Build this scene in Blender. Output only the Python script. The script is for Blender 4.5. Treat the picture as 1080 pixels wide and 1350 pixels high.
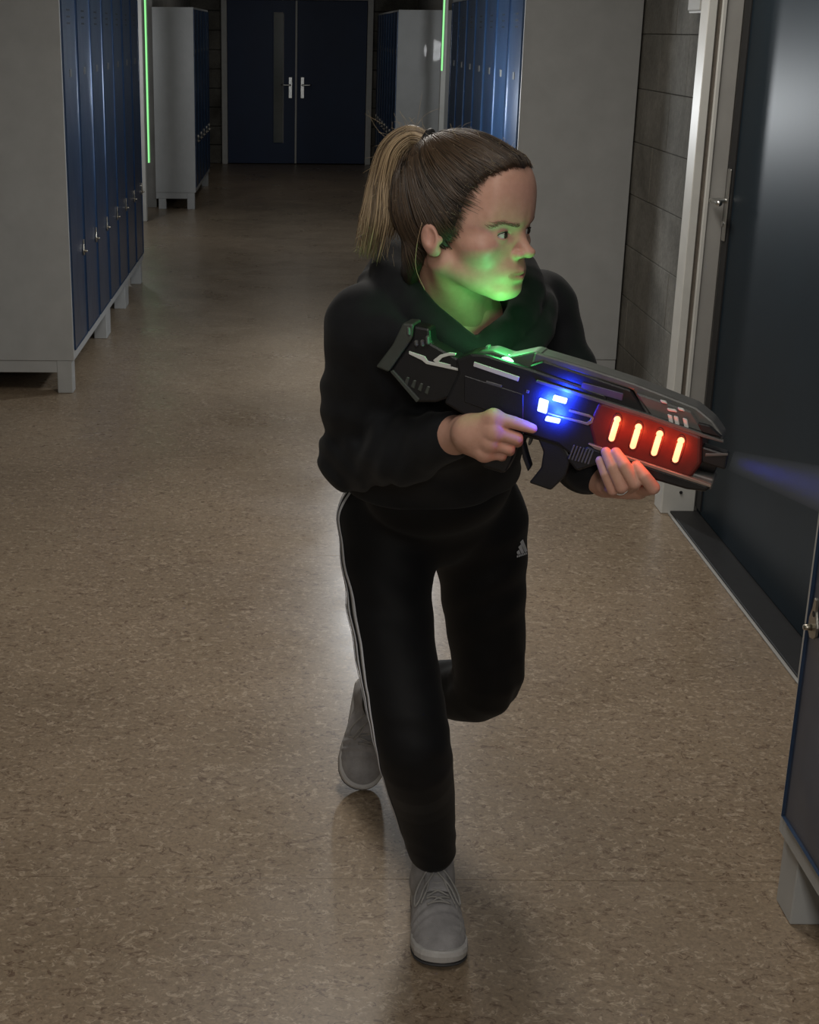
import bpy, bmesh, math, random
import numpy as np
from mathutils import Matrix, Vector

for o in list(bpy.data.objects): bpy.data.objects.remove(o, do_unlink=True)
S = bpy.context.scene
COL = S.collection
random.seed(7)
RNG = np.random.default_rng(11)

# ------------------------------------------------------------------ camera
F_PX, CX, CY, CAM_H = 1900.0, 390.0, 675.0, 1.72
TH = math.atan(635 / F_PX); ROLL = math.radians(0.44)
fw = np.array([0, math.cos(TH), -math.sin(TH)]); up0 = np.array([0, math.sin(TH), math.cos(TH)]); rt0 = np.array([1.0, 0, 0])
rt = rt0 * math.cos(ROLL) + up0 * math.sin(ROLL); upv = -rt0 * math.sin(ROLL) + up0 * math.cos(ROLL)
CAMP = np.array([0, 0, CAM_H])
cam = bpy.data.cameras.new('camera'); co = bpy.data.objects.new('camera', cam); COL.objects.link(co)
cam.sensor_fit = 'VERTICAL'; cam.sensor_height = 24.0; cam.sensor_width = 24.0 * 1080 / 1350
cam.lens = F_PX / 1350 * 24.0
cam.shift_x = (540 - CX) / 1350.0; cam.shift_y = 0.0
cam.clip_start = 0.05; cam.clip_end = 100
M = Matrix.Identity(4)
for i in range(3):
    M[i][0] = rt[i]; M[i][1] = upv[i]; M[i][2] = -fw[i]; M[i][3] = CAMP[i]
co.matrix_world = M
S.camera = co

# ------------------------------------------------------------------ colour management, world, lights
S.view_settings.view_transform = 'Standard'; S.view_settings.look = 'None'
S.view_settings.gamma = 1.0; S.view_settings.use_curve_mapping = False
S.view_settings.exposure = -0.08
w = bpy.data.worlds.new('world'); S.world = w; w.use_nodes = True
w.node_tree.nodes['Background'].inputs[0].default_value = (0.5, 0.55, 0.6, 1); w.node_tree.nodes['Background'].inputs[1].default_value = 0.02

def area(name, loc, target, sx, sy, power, col=(1, 1, 1)):
    l = bpy.data.lights.new(name, 'AREA'); l.shape = 'RECTANGLE'; l.size = sx; l.size_y = sy; l.energy = power; l.color = col
    o = bpy.data.objects.new(name, l); COL.objects.link(o); o.location = loc
    d = Vector(target) - Vector(loc); o.rotation_euler = d.to_track_quat('-Z', 'Y').to_euler(); return o
def point(name, loc, power, r, col=(1, 1, 1)):
    l = bpy.data.lights.new(name, 'POINT'); l.energy = power; l.shadow_soft_size = r; l.color = col
    o = bpy.data.objects.new(name, l); COL.objects.link(o); o.location = loc; return o
# low work light standing behind the runner (hidden by her), and the dim ceiling luminaires of the corridor
point('backlight', (0.50, 7.7, 1.36), 50, 0.09, (0.93, 0.97, 1.0))
area('ceiling_light_glow', (0.35, 4.3, 2.66), (0.35, 4.3, 0), 0.5, 1.3, 38, (1, 0.94, 0.86))
area('ceiling_light_glow', (0.0, 0.9, 2.66), (0.0, 0.9, 0), 0.5, 1.3, 16, (1, 0.95, 0.88))
area('ceiling_light_glow', (0.0, -2.2, 2.66), (0.0, -2.2, 0), 0.5, 1.3, 85, (1, 0.96, 0.9))
area('ceiling_light_glow', (0.0, 17.0, 2.66), (0.0, 17.0, 0), 0.4, 1.3, 4, (1, 0.95, 0.88))
# lamps in the two side passages, round the corner behind the locker banks
point('side_passage_light', (-1.75, 12.6, 1.5), 19, 0.12, (0.97, 0.98, 1.0))
point('side_passage_light', (1.62, 12.6, 1.5), 22, 0.12, (0.95, 0.98, 1.0))

# ------------------------------------------------------------------ pixel helpers (1080x1350)
def ray(u, v): return fw + rt * ((u - CX) / F_PX) - upv * ((v - CY) / F_PX)
def at_y(u, v, Y): d = ray(u, v); return CAMP + d * (Y / d[1])
def at_x(u, v, X): d = ray(u, v); return CAMP + d * (X / d[0])
def at_z(u, v, Z): d = ray(u, v); return CAMP + d * ((Z - CAM_H) / d[2])

# ------------------------------------------------------------------ object helpers
def link(name, me, mat=None, parent=None, smooth=False):
    o = bpy.data.objects.new(name, me); COL.objects.link(o)
    if mat is not None: me.materials.append(mat)
    if parent is not None: o.parent = parent
    if smooth: me.polygons.foreach_set('use_smooth', [True] * len(me.polygons))
    return o
def tag(o, label=None, cat=None, group=None, kind=None):
    if label: o['label'] = label
    if cat: o['category'] = cat
    if group: o['group'] = group
    if kind: o['kind'] = kind
    return o
def empty(name, loc=(0, 0, 0)):
    o = bpy.data.objects.new(name, None); COL.objects.link(o); o.location = loc; o.empty_display_size = 0.1; return o
def bm_box(bm, x0, x1, y0, y1, z0, z1):
    v = [bm.verts.new(p) for p in ((x0, y0, z0), (x1, y0, z0), (x1, y1, z0), (x0, y1, z0), (x0, y0, z1), (x1, y0, z1), (x1, y1, z1), (x0, y1, z1))]
    for f in ((0, 3, 2, 1), (4, 5, 6, 7), (0, 1, 5, 4), (1, 2, 6, 5), (2, 3, 7, 6), (3, 0, 4, 7)): bm.faces.new([v[i] for i in f])
def finish(bm, name, mat, parent=None, bevel=0, seg=2, smooth=False):
    bmesh.ops.recalc_face_normals(bm, faces=bm.faces)
    if bevel: bmesh.ops.bevel(bm, geom=list(bm.edges), offset=bevel, segments=seg, profile=0.5, affect='EDGES', clamp_overlap=True)
    me = bpy.data.meshes.new(name); bm.to_mesh(me); bm.free()
    return link(name, me, mat, parent, smooth)
def box(name, x0, x1, y0, y1, z0, z1, mat, parent=None, bevel=0.002, seg=1):
    bm = bmesh.new(); bm_box(bm, min(x0, x1), max(x0, x1), min(y0, y1), max(y0, y1), min(z0, z1), max(z0, z1))
    return finish(bm, name, mat, parent, bevel, seg)
def boxes(name, lst, mat, parent=None, bevel=0.002):
    bm = bmesh.new()
    for b in lst: bm_box(bm, *b)
    return finish(bm, name, mat, parent, bevel, 1)
def cyl(bm, p0, p1, r0, r1=None, n=16):
    p0 = Vector(p0); p1 = Vector(p1); r1 = r0 if r1 is None else r1
    d = p1 - p0; q = d.to_track_quat('Z', 'Y').to_matrix().to_4x4(); q.translation = (p0 + p1) / 2
    bmesh.ops.create_cone(bm, cap_ends=True, segments=n, radius1=r0, radius2=r1, depth=d.length, matrix=q)
def prism(pts, axis_fn, c0, c1, name, mat, parent=None, bevel=0.0, seg=1):
    bm = bmesh.new(); A = [bm.verts.new(axis_fn(p, c0)) for p in pts]; B = [bm.verts.new(axis_fn(p, c1)) for p in pts]
    n = len(pts); bm.faces.new(A[::-1]); bm.faces.new(B)
    for i in range(n): bm.faces.new((A[i], A[(i + 1) % n], B[(i + 1) % n], B[i]))
    return finish(bm, name, mat, parent, bevel, seg)
def mesh_np(name, V, Fc, mat, parent=None, smooth=True):
    me = bpy.data.meshes.new(name); me.from_pydata([tuple(map(float, v)) for v in V], [], [tuple(map(int, f)) for f in Fc]); me.update()
    return link(name, me, mat, parent, smooth)
def tubes_np(paths, radii, sides=5):
    """paths: list of (n,3); radii: list of (n,) -> verts, quads, strand id per vertex"""
    V = []; Fc = []; I = []; base = 0
    ang = np.linspace(0, 2 * np.pi, sides, endpoint=False)
    for k, (P, R) in enumerate(zip(paths, radii)):
        P = np.asarray(P, float); n = len(P)
        T = np.gradient(P, axis=0); T /= np.linalg.norm(T, axis=1, keepdims=True) + 1e-12
        a = np.array([0.31, 0.52, 0.79]); N = np.cross(T, a); N /= np.linalg.norm(N, axis=1, keepdims=True) + 1e-12
        Bn = np.cross(T, N)
        ring = P[:, None, :] + (np.cos(ang)[None, :, None] * N[:, None, :] + np.sin(ang)[None, :, None] * Bn[:, None, :]) * np.asarray(R)[:, None, None]
        V.append(ring.reshape(-1, 3)); I += [k] * (n * sides)
        for i in range(n - 1):
            for j in range(sides):
                a0 = base + i * sides + j; a1 = base + i * sides + (j + 1) % sides
                Fc.append((a0, a1, a1 + sides, a0 + sides))
        Fc.append(tuple(base + j for j in range(sides))[::-1]); Fc.append(tuple(base + (n - 1) * sides + j for j in range(sides)))
        base += n * sides
    return np.concatenate(V), Fc, np.array(I)
def tube(name, pts, r, mat, parent=None, sides=8, smooth_n=0):
    P = catmull(pts, smooth_n) if smooth_n else np.asarray(pts, float)
    R = np.full(len(P), r) if np.isscalar(r) else np.interp(np.linspace(0, 1, len(P)), np.linspace(0, 1, len(r)), r)
    V, Fc, I = tubes_np([P], [R], sides)
    return mesh_np(name, V, Fc, mat, parent, True)
def catmull(pts, n=8):
    P = np.asarray(pts, float); Q = np.vstack([2 * P[0] - P[1], P, 2 * P[-1] - P[-2]]); out = []
    for i in range(len(P) - 1):
        p0, p1, p2, p3 = Q[i:i + 4]
        for t in np.linspace(0, 1, n, endpoint=False):
            out.append(0.5 * (2 * p1 + (p2 - p0) * t + (2 * p0 - 5 * p1 + 4 * p2 - p3) * t * t + (3 * p1 - p0 - 3 * p2 + p3) * t ** 3))
    out.append(P[-1]); return np.array(out)

# ------------------------------------------------------------------ materials
def nodes_of(name):
    m = bpy.data.materials.new(name); m.use_nodes = True; nt = m.node_tree
    return m, nt, nt.nodes['Principled BSDF'], nt.nodes, nt.links
def add_noise(nt, scale, detail=4, rough=0.6, dist=0.0, vec=None, co='Object'):
    n = nt.nodes.new('ShaderNodeTexNoise'); n.inputs['Scale'].default_value = scale; n.inputs['Detail'].default_value = detail
    n.inputs['Roughness'].default_value = rough; n.inputs['Distortion'].default_value = dist
    if vec is None:
        tc = nt.nodes.new('ShaderNodeTexCoord'); vec = tc.outputs[co]
    nt.links.new(vec, n.inputs['Vector']); return n
def ramp(nt, src, stops):
    r = nt.nodes.new('ShaderNodeValToRGB'); nt.links.new(src, r.inputs[0]); e = r.color_ramp.elements
    while len(e) < len(stops): e.new(0.5)
    for i, (p, c) in enumerate(stops): e[i].position = p; e[i].color = (*c, 1) if len(c) == 3 else c
    return r
def mixc(nt, fac, a, b, mode='MIX'):
    m = nt.nodes.new('ShaderNodeMix'); m.data_type = 'RGBA'; m.blend_type = mode
    for sock, val in ((m.inputs[0], fac), (m.inputs[6], a), (m.inputs[7], b)):
        if hasattr(val, 'is_linked'): nt.links.new(val, sock)
        elif isinstance(val, (int, float)): sock.default_value = val
        else: sock.default_value = (*val, 1)
    return m.outputs[2]
def bump(nt, bsdf, height, strength=0.2, dist=0.01):
    b = nt.nodes.new('ShaderNodeBump'); b.inputs['Strength'].default_value = strength; b.inputs['Distance'].default_value = dist
    nt.links.new(height, b.inputs['Height']); nt.links.new(b.outputs[0], bsdf.inputs['Normal'])
def mat(name, col, rough=0.5, metal=0.0, var=0.12, scale=20, bmp=0.0, bscale=200, coat=0.0, spec=0.5, sheen=0.0):
    m, nt, b, N, L = nodes_of(name)
    n = add_noise(nt, scale, 5); c2 = tuple(x * (1 - var) for x in col); c1 = tuple(min(1, x * (1 + var)) for x in col)
    L.new(ramp(nt, n.outputs[0], [(0.3, c2), (0.7, c1)]).outputs[0], b.inputs['Base Color'])
    b.inputs['Roughness'].default_value = rough; b.inputs['Metallic'].default_value = metal
    b.inputs['Coat Weight'].default_value = coat; b.inputs['Specular IOR Level'].default_value = spec; b.inputs['Sheen Weight'].default_value = sheen
    if bmp:
        n2 = add_noise(nt, bscale, 3); bump(nt, b, n2.outputs[0], bmp, 0.002)
    return m
def emit(name, col, strength):
    m, nt, b, N, L = nodes_of(name)
    b.inputs['Base Color'].default_value = (*col, 1); b.inputs['Emission Color'].default_value = (*col, 1); b.inputs['Emission Strength'].default_value = strength
    return m

def floor_mat():
    m, nt, b, N, L = nodes_of('flecked linoleum')
    tc = N.new('ShaderNodeTexCoord')
    big = add_noise(nt, 1.3, 3, 0.5, vec=tc.outputs['Object'])
    base = ramp(nt, big.outputs[0], [(0.3, (0.215, 0.162, 0.109)), (0.7, (0.282, 0.214, 0.146))])
    mp = N.new('ShaderNodeMapping'); mp.inputs['Scale'].default_value = (1, 1.5, 1); L.new(tc.outputs['Object'], mp.inputs[0])
    f1 = add_noise(nt, 21, 3, 0.6, 1.8, vec=mp.outputs[0])
    f2 = add_noise(nt, 19, 3, 0.6, 2.0, vec=mp.outputs[0])
    mo = N.new('ShaderNodeMapping'); mo.inputs['Location'].default_value = (3.1, 7.7, 1); L.new(mp.outputs[0], mo.inputs[0]); L.new(mo.outputs[0], f2.inputs['Vector'])
    light = ramp(nt, f1.outputs[0], [(0.545, (0, 0, 0)), (0.575, (1, 1, 1)), (0.60, (1, 1, 1)), (0.64, (0, 0, 0))])
    dark = ramp(nt, f2.outputs[0], [(0.56, (0, 0, 0)), (0.60, (1, 1, 1)), (0.625, (1, 1, 1)), (0.66, (0, 0, 0))])
    gr = add_noise(nt, 110, 2, 0.5, 0.8, vec=tc.outputs['Object'])
    grr = ramp(nt, gr.outputs[0], [(0.35, (0.82, 0.82, 0.82)), (0.65, (1.12, 1.12, 1.12))])
    c = mixc(nt, 1.0, base.outputs[0], grr.outputs[0], 'MULTIPLY')
    s1 = N.new('ShaderNodeMath'); s1.operation = 'MULTIPLY'; s1.inputs[1].default_value = 0.55; L.new(light.outputs[0], s1.inputs[0])
    s2 = N.new('ShaderNodeMath'); s2.operation = 'MULTIPLY'; s2.inputs[1].default_value = 0.8; L.new(dark.outputs[0], s2.inputs[0])
    br = add_noise(nt, 48, 2, 0.5, 0.4, vec=tc.outputs['Object']); brr = ramp(nt, br.outputs[0], [(0.46, (0, 0, 0)), (0.54, (1, 1, 1))])
    inv = ramp(nt, br.outputs[0], [(0.46, (1, 1, 1)), (0.56, (0, 0, 0))])
    k1 = N.new('ShaderNodeMath'); k1.operation = 'MULTIPLY'; L.new(s1.outputs[0], k1.inputs[0]); L.new(brr.outputs[0], k1.inputs[1]); s1 = k1
    k2 = N.new('ShaderNodeMath'); k2.operation = 'MULTIPLY'; L.new(s2.outputs[0], k2.inputs[0]); L.new(inv.outputs[0], k2.inputs[1]); s2 = k2
    c = mixc(nt, s1.outputs[0], c, (0.50, 0.41, 0.31)); c = mixc(nt, s2.outputs[0], c, (0.10, 0.06, 0.04))
    L.new(c, b.inputs['Base Color'])
    rn = add_noise(nt, 3, 4, 0.6, vec=tc.outputs['Object']); rr = ramp(nt, rn.outputs[0], [(0.3, (0.25,) * 3), (0.7, (0.40,) * 3)]); L.new(rr.outputs[0], b.inputs['Roughness'])
    bump(nt, b, gr.outputs[0], 0.12, 0.001)
    return m
def concrete_mat():
    m, nt, b, N, L = nodes_of('raw concrete block')
    tc = N.new('ShaderNodeTexCoord')
    n1 = add_noise(nt, 2.2, 6, 0.62, 0.4, co='Object'); n2 = add_noise(nt, 60, 4, 0.6)
    c = ramp(nt, n1.outputs[0], [(0.28, (0.075, 0.07, 0.058)), (0.5, (0.14, 0.132, 0.112)), (0.75, (0.24, 0.228, 0.2))])
    g = ramp(nt, n2.outputs[0], [(0.3, (0.8,) * 3), (0.7, (1.15,) * 3)])
    L.new(mixc(nt, 1.0, c.outputs[0], g.outputs[0], 'MULTIPLY'), b.inputs['Base Color']); b.inputs['Roughness'].default_value = 0.9
    bump(nt, b, n2.outputs[0], 0.5, 0.004); return m
def blue_metal():
    m, nt, b, N, L = nodes_of('blue locker enamel')
    n = add_noise(nt, 6, 4); L.new(ramp(nt, n.outputs[0], [(0.3, (0.009, 0.034, 0.092)), (0.7, (0.015, 0.050, 0.125))]).outputs[0], b.inputs['Base Color'])
    b.inputs['Roughness'].default_value = 0.34; b.inputs['Metallic'].default_value = 0.4; b.inputs['Coat Weight'].default_value = 0.65; b.inputs['Coat Roughness'].default_value = 0.24
    w_ = add_noise(nt, 3.5, 2, 0.4); bump(nt, b, w_.outputs[0], 0.35, 0.03); return m
def skin_mat():
    m, nt, b, N, L = nodes_of('skin')
    a = N.new('ShaderNodeAttribute'); a.attribute_name = 'tint'
    n = add_noise(nt, 90, 4, 0.6); g = ramp(nt, n.outputs[0], [(0.3, (0.93, 0.91, 0.90)), (0.7, (1.04, 1.05, 1.06))])
    L.new(mixc(nt, 1.0, a.outputs['Color'], g.outputs[0], 'MULTIPLY'), b.inputs['Base Color'])
    b.inputs['Roughness'].default_value = 0.55; b.inputs['Subsurface Weight'].default_value = 0.12; b.inputs['Subsurface Radius'].default_value = (0.012, 0.005, 0.003); b.inputs['Subsurface Scale'].default_value = 0.5
    n2 = add_noise(nt, 420, 3, 0.6); bump(nt, b, n2.outputs[0], 0.12, 0.001); return m
def hair_mat(name, dark, lightc):
    m, nt, b, N, L = nodes_of(name)
    a = N.new('ShaderNodeAttribute'); a.attribute_name = 'strand'
    n = add_noise(nt, 25, 3); mx = N.new('ShaderNodeMath'); mx.operation = 'MULTIPLY_ADD'; mx.inputs[1].default_value = 0.35
    L.new(n.outputs[0], mx.inputs[0]); L.new(a.outputs['Fac'], mx.inputs[2])
    L.new(ramp(nt, mx.outputs[0], [(0.15, dark), (1.1, lightc)]).outputs[0], b.inputs['Base Color'])
    b.inputs['Roughness'].default_value = 0.42; b.inputs['Anisotropic'].default_value = 0.5; b.inputs['Specular IOR Level'].default_value = 0.6; return m
def fabric(name, col, rough=0.85, bscale=700, bs=0.35, sheen=0.05, wr=0.0):
    m, nt, b, N, L = nodes_of(name)
    n = add_noise(nt, 30, 5); L.new(ramp(nt, n.outputs[0], [(0.3, tuple(x * 0.8 for x in col)), (0.7, tuple(x * 1.2 for x in col))]).outputs[0], b.inputs['Base Color'])
    b.inputs['Roughness'].default_value = rough; b.inputs['Sheen Weight'].default_value = sheen; b.inputs['Specular IOR Level'].default_value = 0.25
    n2 = add_noise(nt, bscale, 2); bump(nt, b, n2.outputs[0], bs, 0.001); return m

def fuzz_mat():
    m, nt, b, N, L = nodes_of('fine translucent hair'); n = add_noise(nt, 60, 2)
    t = N.new('ShaderNodeBsdfTranslucent'); mx = N.new('ShaderNodeMixShader'); mx.inputs[0].default_value = 0.65
    c = ramp(nt, n.outputs[0], [(0.3, (0.45, 0.36, 0.24)), (0.7, (0.75, 0.66, 0.5))]); L.new(c.outputs[0], b.inputs['Base Color']); L.new(c.outputs[0], t.inputs[0])
    L.new(b.outputs[0], mx.inputs[1]); L.new(t.outputs[0], mx.inputs[2]); L.new(mx.outputs[0], N['Material Output'].inputs[0]); return m
MAT = dict(
    fuzz=fuzz_mat(),
    floor=floor_mat(), concrete=concrete_mat(), blue=blue_metal(), skin=skin_mat(),
    grey=mat('grey locker enamel', (0.40, 0.41, 0.41), 0.42, 0.0, 0.06, 8, 0.08, 90, coat=0.15),
    white=mat('off white paint', (0.58, 0.58, 0.55), 0.45, 0, 0.06, 10),
    jamb=mat('grey painted jamb', (0.33, 0.325, 0.31), 0.5, 0, 0.06, 10),
    ceil=mat('ceiling paint', (0.45, 0.45, 0.43), 0.9, 0, 0.05, 5),
    plaster=mat('grey plaster', (0.26, 0.255, 0.24), 0.85, 0, 0.15, 4, 0.2, 60),
    door=mat('dark blue steel door', (0.010, 0.019, 0.028), 0.43, 0.0, 0.12, 3, 0.05, 40, coat=0.0, spec=0.16),
    fardoor=mat('navy door paint', (0.006, 0.027, 0.088), 0.5, 0, 0.12, 3),
    black=mat('black rubber', (0.012, 0.012, 0.013), 0.6, 0, 0.2, 30),
    steel=mat('brushed steel', (0.55, 0.55, 0.53), 0.3, 1.0, 0.08, 40),
    brass=mat('worn zinc', (0.42, 0.39, 0.33), 0.35, 1.0, 0.15, 60),
    gunblack=mat('black plastic', (0.0065, 0.0065, 0.008), 0.42, 0, 0.2, 60, 0.15, 500),
    gungrey=mat('gunmetal grey plastic', (0.095, 0.095, 0.092), 0.4, 0.2, 0.12, 40, 0.1, 400),
    gunolive=mat('dark olive plastic', (0.045, 0.052, 0.045), 0.45, 0, 0.15, 40, 0.1, 400),
    gunwhite=mat('white print', (0.55, 0.55, 0.53), 0.5, 0, 0.05, 40),
    guntan=mat('bronze trim', (0.22, 0.19, 0.16), 0.4, 0.4, 0.1, 40),
    gunredlit=mat('black plastic lit red', (0.085, 0.010, 0.007), 0.42, 0, 0.15, 60),  # black shell; the red lamps' light is put into its base colour
    gunsmoke=mat('smoked violet window', (0.075, 0.06, 0.13), 0.25, 0, 0.1, 40),
    led_red=emit('red led', (1.0, 0.36, 0.17), 2.6), led_blue=emit('blue led', (0.50, 0.60, 1.0), 1.7),
    led_green=emit('green led', (0.25, 1.0, 0.42), 9.0), strip_green=emit('green lit edge', (0.30, 0.9, 0.32), 1.1),
    hoodie=fabric('black sweatshirt cotton', (0.0070, 0.0078, 0.0095)), pants=fabric('black tricot', (0.0030, 0.0032, 0.0040), 0.7, 900, 0.2, 0.03),
    stripe=mat('white stripe', (0.52, 0.53, 0.56), 0.7, 0, 0.08, 60),
    knit=fabric('grey knit mesh', (0.27, 0.262, 0.265), 0.9, 520, 0.9, 0.1), lace=fabric('grey lace', (0.27, 0.262, 0.25), 0.85, 900, 0.4),
    midsole=mat('off white foam', (0.42, 0.41, 0.40), 0.6, 0, 0.08, 40), outsole=mat('dark rubber', (0.03, 0.03, 0.032), 0.7, 0, 0.1, 40),
    hair=hair_mat('brown hair', (0.012, 0.0075, 0.0045), (0.080, 0.049, 0.027)), hairblond=hair_mat('dark blonde hair', (0.075, 0.048, 0.026), (0.42, 0.31, 0.185)),
    brow=mat('brow hair', (0.22, 0.135, 0.09), 0.7, 0, 0.2, 300), lash=mat('lash', (0.008, 0.006, 0.005), 0.6, 0, 0.1, 100),
    sclera=mat('eye white', (0.62, 0.60, 0.57), 0.2, 0, 0.03, 100), iris=mat('dark iris', (0.03, 0.022, 0.018), 0.12, 0, 0.2, 500),
)

# ------------------------------------------------------------------ the corridor
def struct(o): o['kind'] = 'structure'; return o
WZ = 2.75
fl = struct(empty('floor', (0, 0, 0)))
SEAM = 2.675
ys = [-4.0, SEAM - 2.0, SEAM] + [SEAM + 2.0 * k for k in range(1, 9)] + [20.3]
for i in range(len(ys) - 1):
    bm = bmesh.new(); bm_box(bm, -4.2, 4.2, ys[i] + 0.0006, ys[i + 1] - 0.0006, -0.02, 0)
    finish(bm, 'linoleum_sheet', MAT['floor'], fl, 0.0005, 1)
struct(box('trim_1', -4.2, 4.2, -4, 20.3, -0.06, -0.0205, MAT['black'], None, 0))['label'] = 'dark underlay below the linoleum'
struct(box('ceiling', -4.2, 4.2, -4, 20.3, WZ, WZ + 0.1, MAT['ceil'], None, 0))
struct(box('wall_back', -4.2, 4.2, -4.1, -4.0, 0, WZ, MAT['plaster'], None, 0))
# left wall with a side passage between the two locker banks
wl = struct(empty('wall_left'))
box('plaster', -1.75, -1.60, -4, 10.45, 0, WZ, MAT['plaster'], wl)
box('plaster', -1.75, -1.44, 14.9, 20.1, 0, WZ, MAT['plaster'], wl)
box('plaster', -4.2, -1.75, 10.30, 10.45, 0, WZ, MAT['plaster'], wl)
box('plaster', -4.2, -1.75, 14.9, 15.05, 0, WZ, MAT['plaster'], wl)
# right wall: deeper part with the steel door, block wall up to the lockers, passage, far part
wr = struct(empty('wall_right'))
XW = 1.61
box('plaster', 1.52, 1.75, -4, 3.60, 0, WZ, MAT['plaster'], wr)
box('plaster', 1.56, 1.75, 3.60, 5.27, 2.18, WZ, MAT['plaster'], wr)
box('plaster', XW + 0.03, 1.80, 5.25, 10.6, 0, WZ, MAT['plaster'], wr)
box('plaster', 1.56, 1.75, 14.9, 20.1, 0, WZ, MAT['plaster'], wr)
box('plaster', 1.75, 4.2, 10.45, 10.6, 0, WZ, MAT['plaster'], wr)
box('plaster', 1.75, 4.2, 14.9, 15.05, 0, WZ, MAT['plaster'], wr)
bh, bl = 0.245, 0.49
for r in range(11):
    y = 5.27 - (bl / 2 if r % 2 else 0)
    while y < 7.25:
        y0, y1 = max(y, 5.27), min(y + bl, 7.25)
        if y1 - y0 > 0.05:
            j = random.uniform(-0.0015, 0.0015)
            box('concrete_block', XW + j, XW + 0.05, y0 + 0.001, y1 - 0.001, r * bh + 0.001, min((r + 1) * bh - 0.001, WZ), MAT['concrete'], wr, 0.003, 1)
        y += bl
# far wall with blocks either side of the double door
wf = struct(empty('wall_far'))
box('plaster', -1.75, 1.75, 20.16, 20.3, 0, WZ, MAT['concrete'], wf)
for sx0, sx1 in ((-1.44, -1.03), (0.97, 1.56)):
    for r in range(11):
        box('concrete_block', sx0, sx1, 20.04 + random.uniform(-.004, .004), 20.16, r * bh + 0.004, min((r + 1) * bh - 0.004, WZ), MAT['concrete'], wf, 0.006, 1)
box('plaster', -1.03, 0.97, 20.04, 20.16, 2.17, WZ, MAT['concrete'], wf)

# double door at the far end
d1 = struct(empty('door_1', (0, 20, 0))); d1.location = (0, 0, 0)
d1['label'] = 'navy double door with white frame at the corridor end'
for x0, x1, nm in ((-1.03, -0.955, 'jamb'), (0.895, 0.97, 'jamb')): box(nm, x0, x1, 19.97, 20.16, 0, 2.17, MAT['white'], d1, 0.004)
box('door_head', -0.955, 0.895, 19.97, 20.16, 2.095, 2.17, MAT['white'], d1, 0.004)
for x0, x1, k in ((-0.95, -0.055, 0), (-0.025, 0.89, 1)):
    if k == 0:   # leaf with a tall narrow vision panel
        a, b_, z0, z1 = -0.34, -0.215, 0.28, 1.93
        lf = boxes('door_leaf', [(x0, a, 20.0, 20.045, 0.012, 2.09), (b_, x1, 20.0, 20.045, 0.012, 2.09), (a, b_, 20.0, 20.045, 0.012, z0), (a, b_, 20.0, 20.045, z1, 2.09)], MAT['fardoor'], d1, 0.0)
        box('glazing_bead', a - .012, a + .002, 19.992, 20.0, z0, z1, MAT['fardoor'], lf, 0.001); box('glazing_bead', a, b_, 19.992, 20.0, z0 - .012, z0 + .002, MAT['fardoor'], lf, 0.001)
        box('glazing_bead', b_ - .002, b_ + .012, 19.992, 20.0, z0, z1, MAT['jamb'], lf, 0.001); box('glazing_bead', a, b_, 19.992, 20.0, z1 - .002, z1 + .012, MAT['jamb'], lf, 0.001)
        gm, nt, b__, N_, L_ = nodes_of('wired glass'); b__.inputs['Base Color'].default_value = (0.02, 0.045, 0.04, 1); b__.inputs['Roughness'].default_value = 0.12; n_ = add_noise(nt, 30, 3); bump(nt, b__, n_.outputs[0], 0.05, 0.002)
        box('pane', a, b_, 20.01, 20.02, z0, z1, gm, lf, 0)
    else: lf = box('door_leaf', x0, x1, 20.0, 20.045, 0.012, 2.09, MAT['fardoor'], d1, 0.003)
    hx = -0.115 if k == 0 else 0.045
    bm = bmesh.new(); bm_box(bm, hx - .024, hx + .024, 19.988, 20.0, 0.86, 1.13); hp = finish(bm, 'handle_plate', MAT['steel'], lf, 0.004, 2)
    s = -1 if k == 0 else 1
    tube('lever_handle', [(hx, 19.99, 1.03), (hx, 19.93, 1.03), (hx + s * .02, 19.925, 1.03), (hx + s * .12, 19.925, 1.03)], 0.011, MAT['steel'], lf, 8, 4)
box('astragal', -0.053, -0.027, 19.985, 20.04, 0.012, 2.09, MAT['white'], d1, 0.002)

# steel door in the right wall
d2 = struct(empty('door_2')); d2['label'] = 'wide dark blue steel door with lever handle in the right wall'
DX = 1.512
leaf = box('door_leaf', DX, DX + 0.05, 3.70, 5.165, 0.014, 2.10, MAT['door'], d2, 0.003)
box('weather_strip', DX - 0.006, DX + 0.004, 5.10, 5.165, 0.03, 2.09, MAT['black'], leaf, 0.001)
box('door_sill', 1.412, 1.57, 3.60, 5.17, 0.0, 0.012, MAT['black'], d2, 0.002)
box('sill_edge', 1.402, 1.412, 3.60, 5.17, 0.0, 0.008, MAT['jamb'], d2, 0.002)
J = [(1.385, 1.415, 5.17, 5.27, MAT['white']), (1.415, 1.432, 5.18, 5.27, MAT['guntan']), (1.432, 1.447, 5.166, 5.27, MAT['white']), (1.447, 1.505, 5.172, 5.27, MAT['jamb'])]
for (x0, x1, y0, y1, mm) in J: box('jamb_profile', x0, x1, y0, y1, 0.16, 2.16, mm, d2, 0.002)
box('jamb_profile', 1.505, 1.64, 5.18, 5.27, 0.0, 2.16, MAT['jamb'], d2, 0.002)
pb = box('jamb_plinth', 1.378, 1.503, 5.160, 5.27, 0.0, 0.16, MAT['white'], d2, 0.003)
bm = bmesh.new(); cyl(bm, (1.446, 5.161, 0.085), (1.446, 5.156, 0.085), 0.006); finish(bm, 'screw', MAT['black'], pb)
box('jamb_profile', 1.41, 1.56, 3.60, 3.69, 0.0, 2.16, MAT['jamb'], d2, 0.003)
box('door_head', 1.41, 1.56, 3.60, 5.27, 2.11, 2.18, MAT['jamb'], d2, 0.003)
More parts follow.
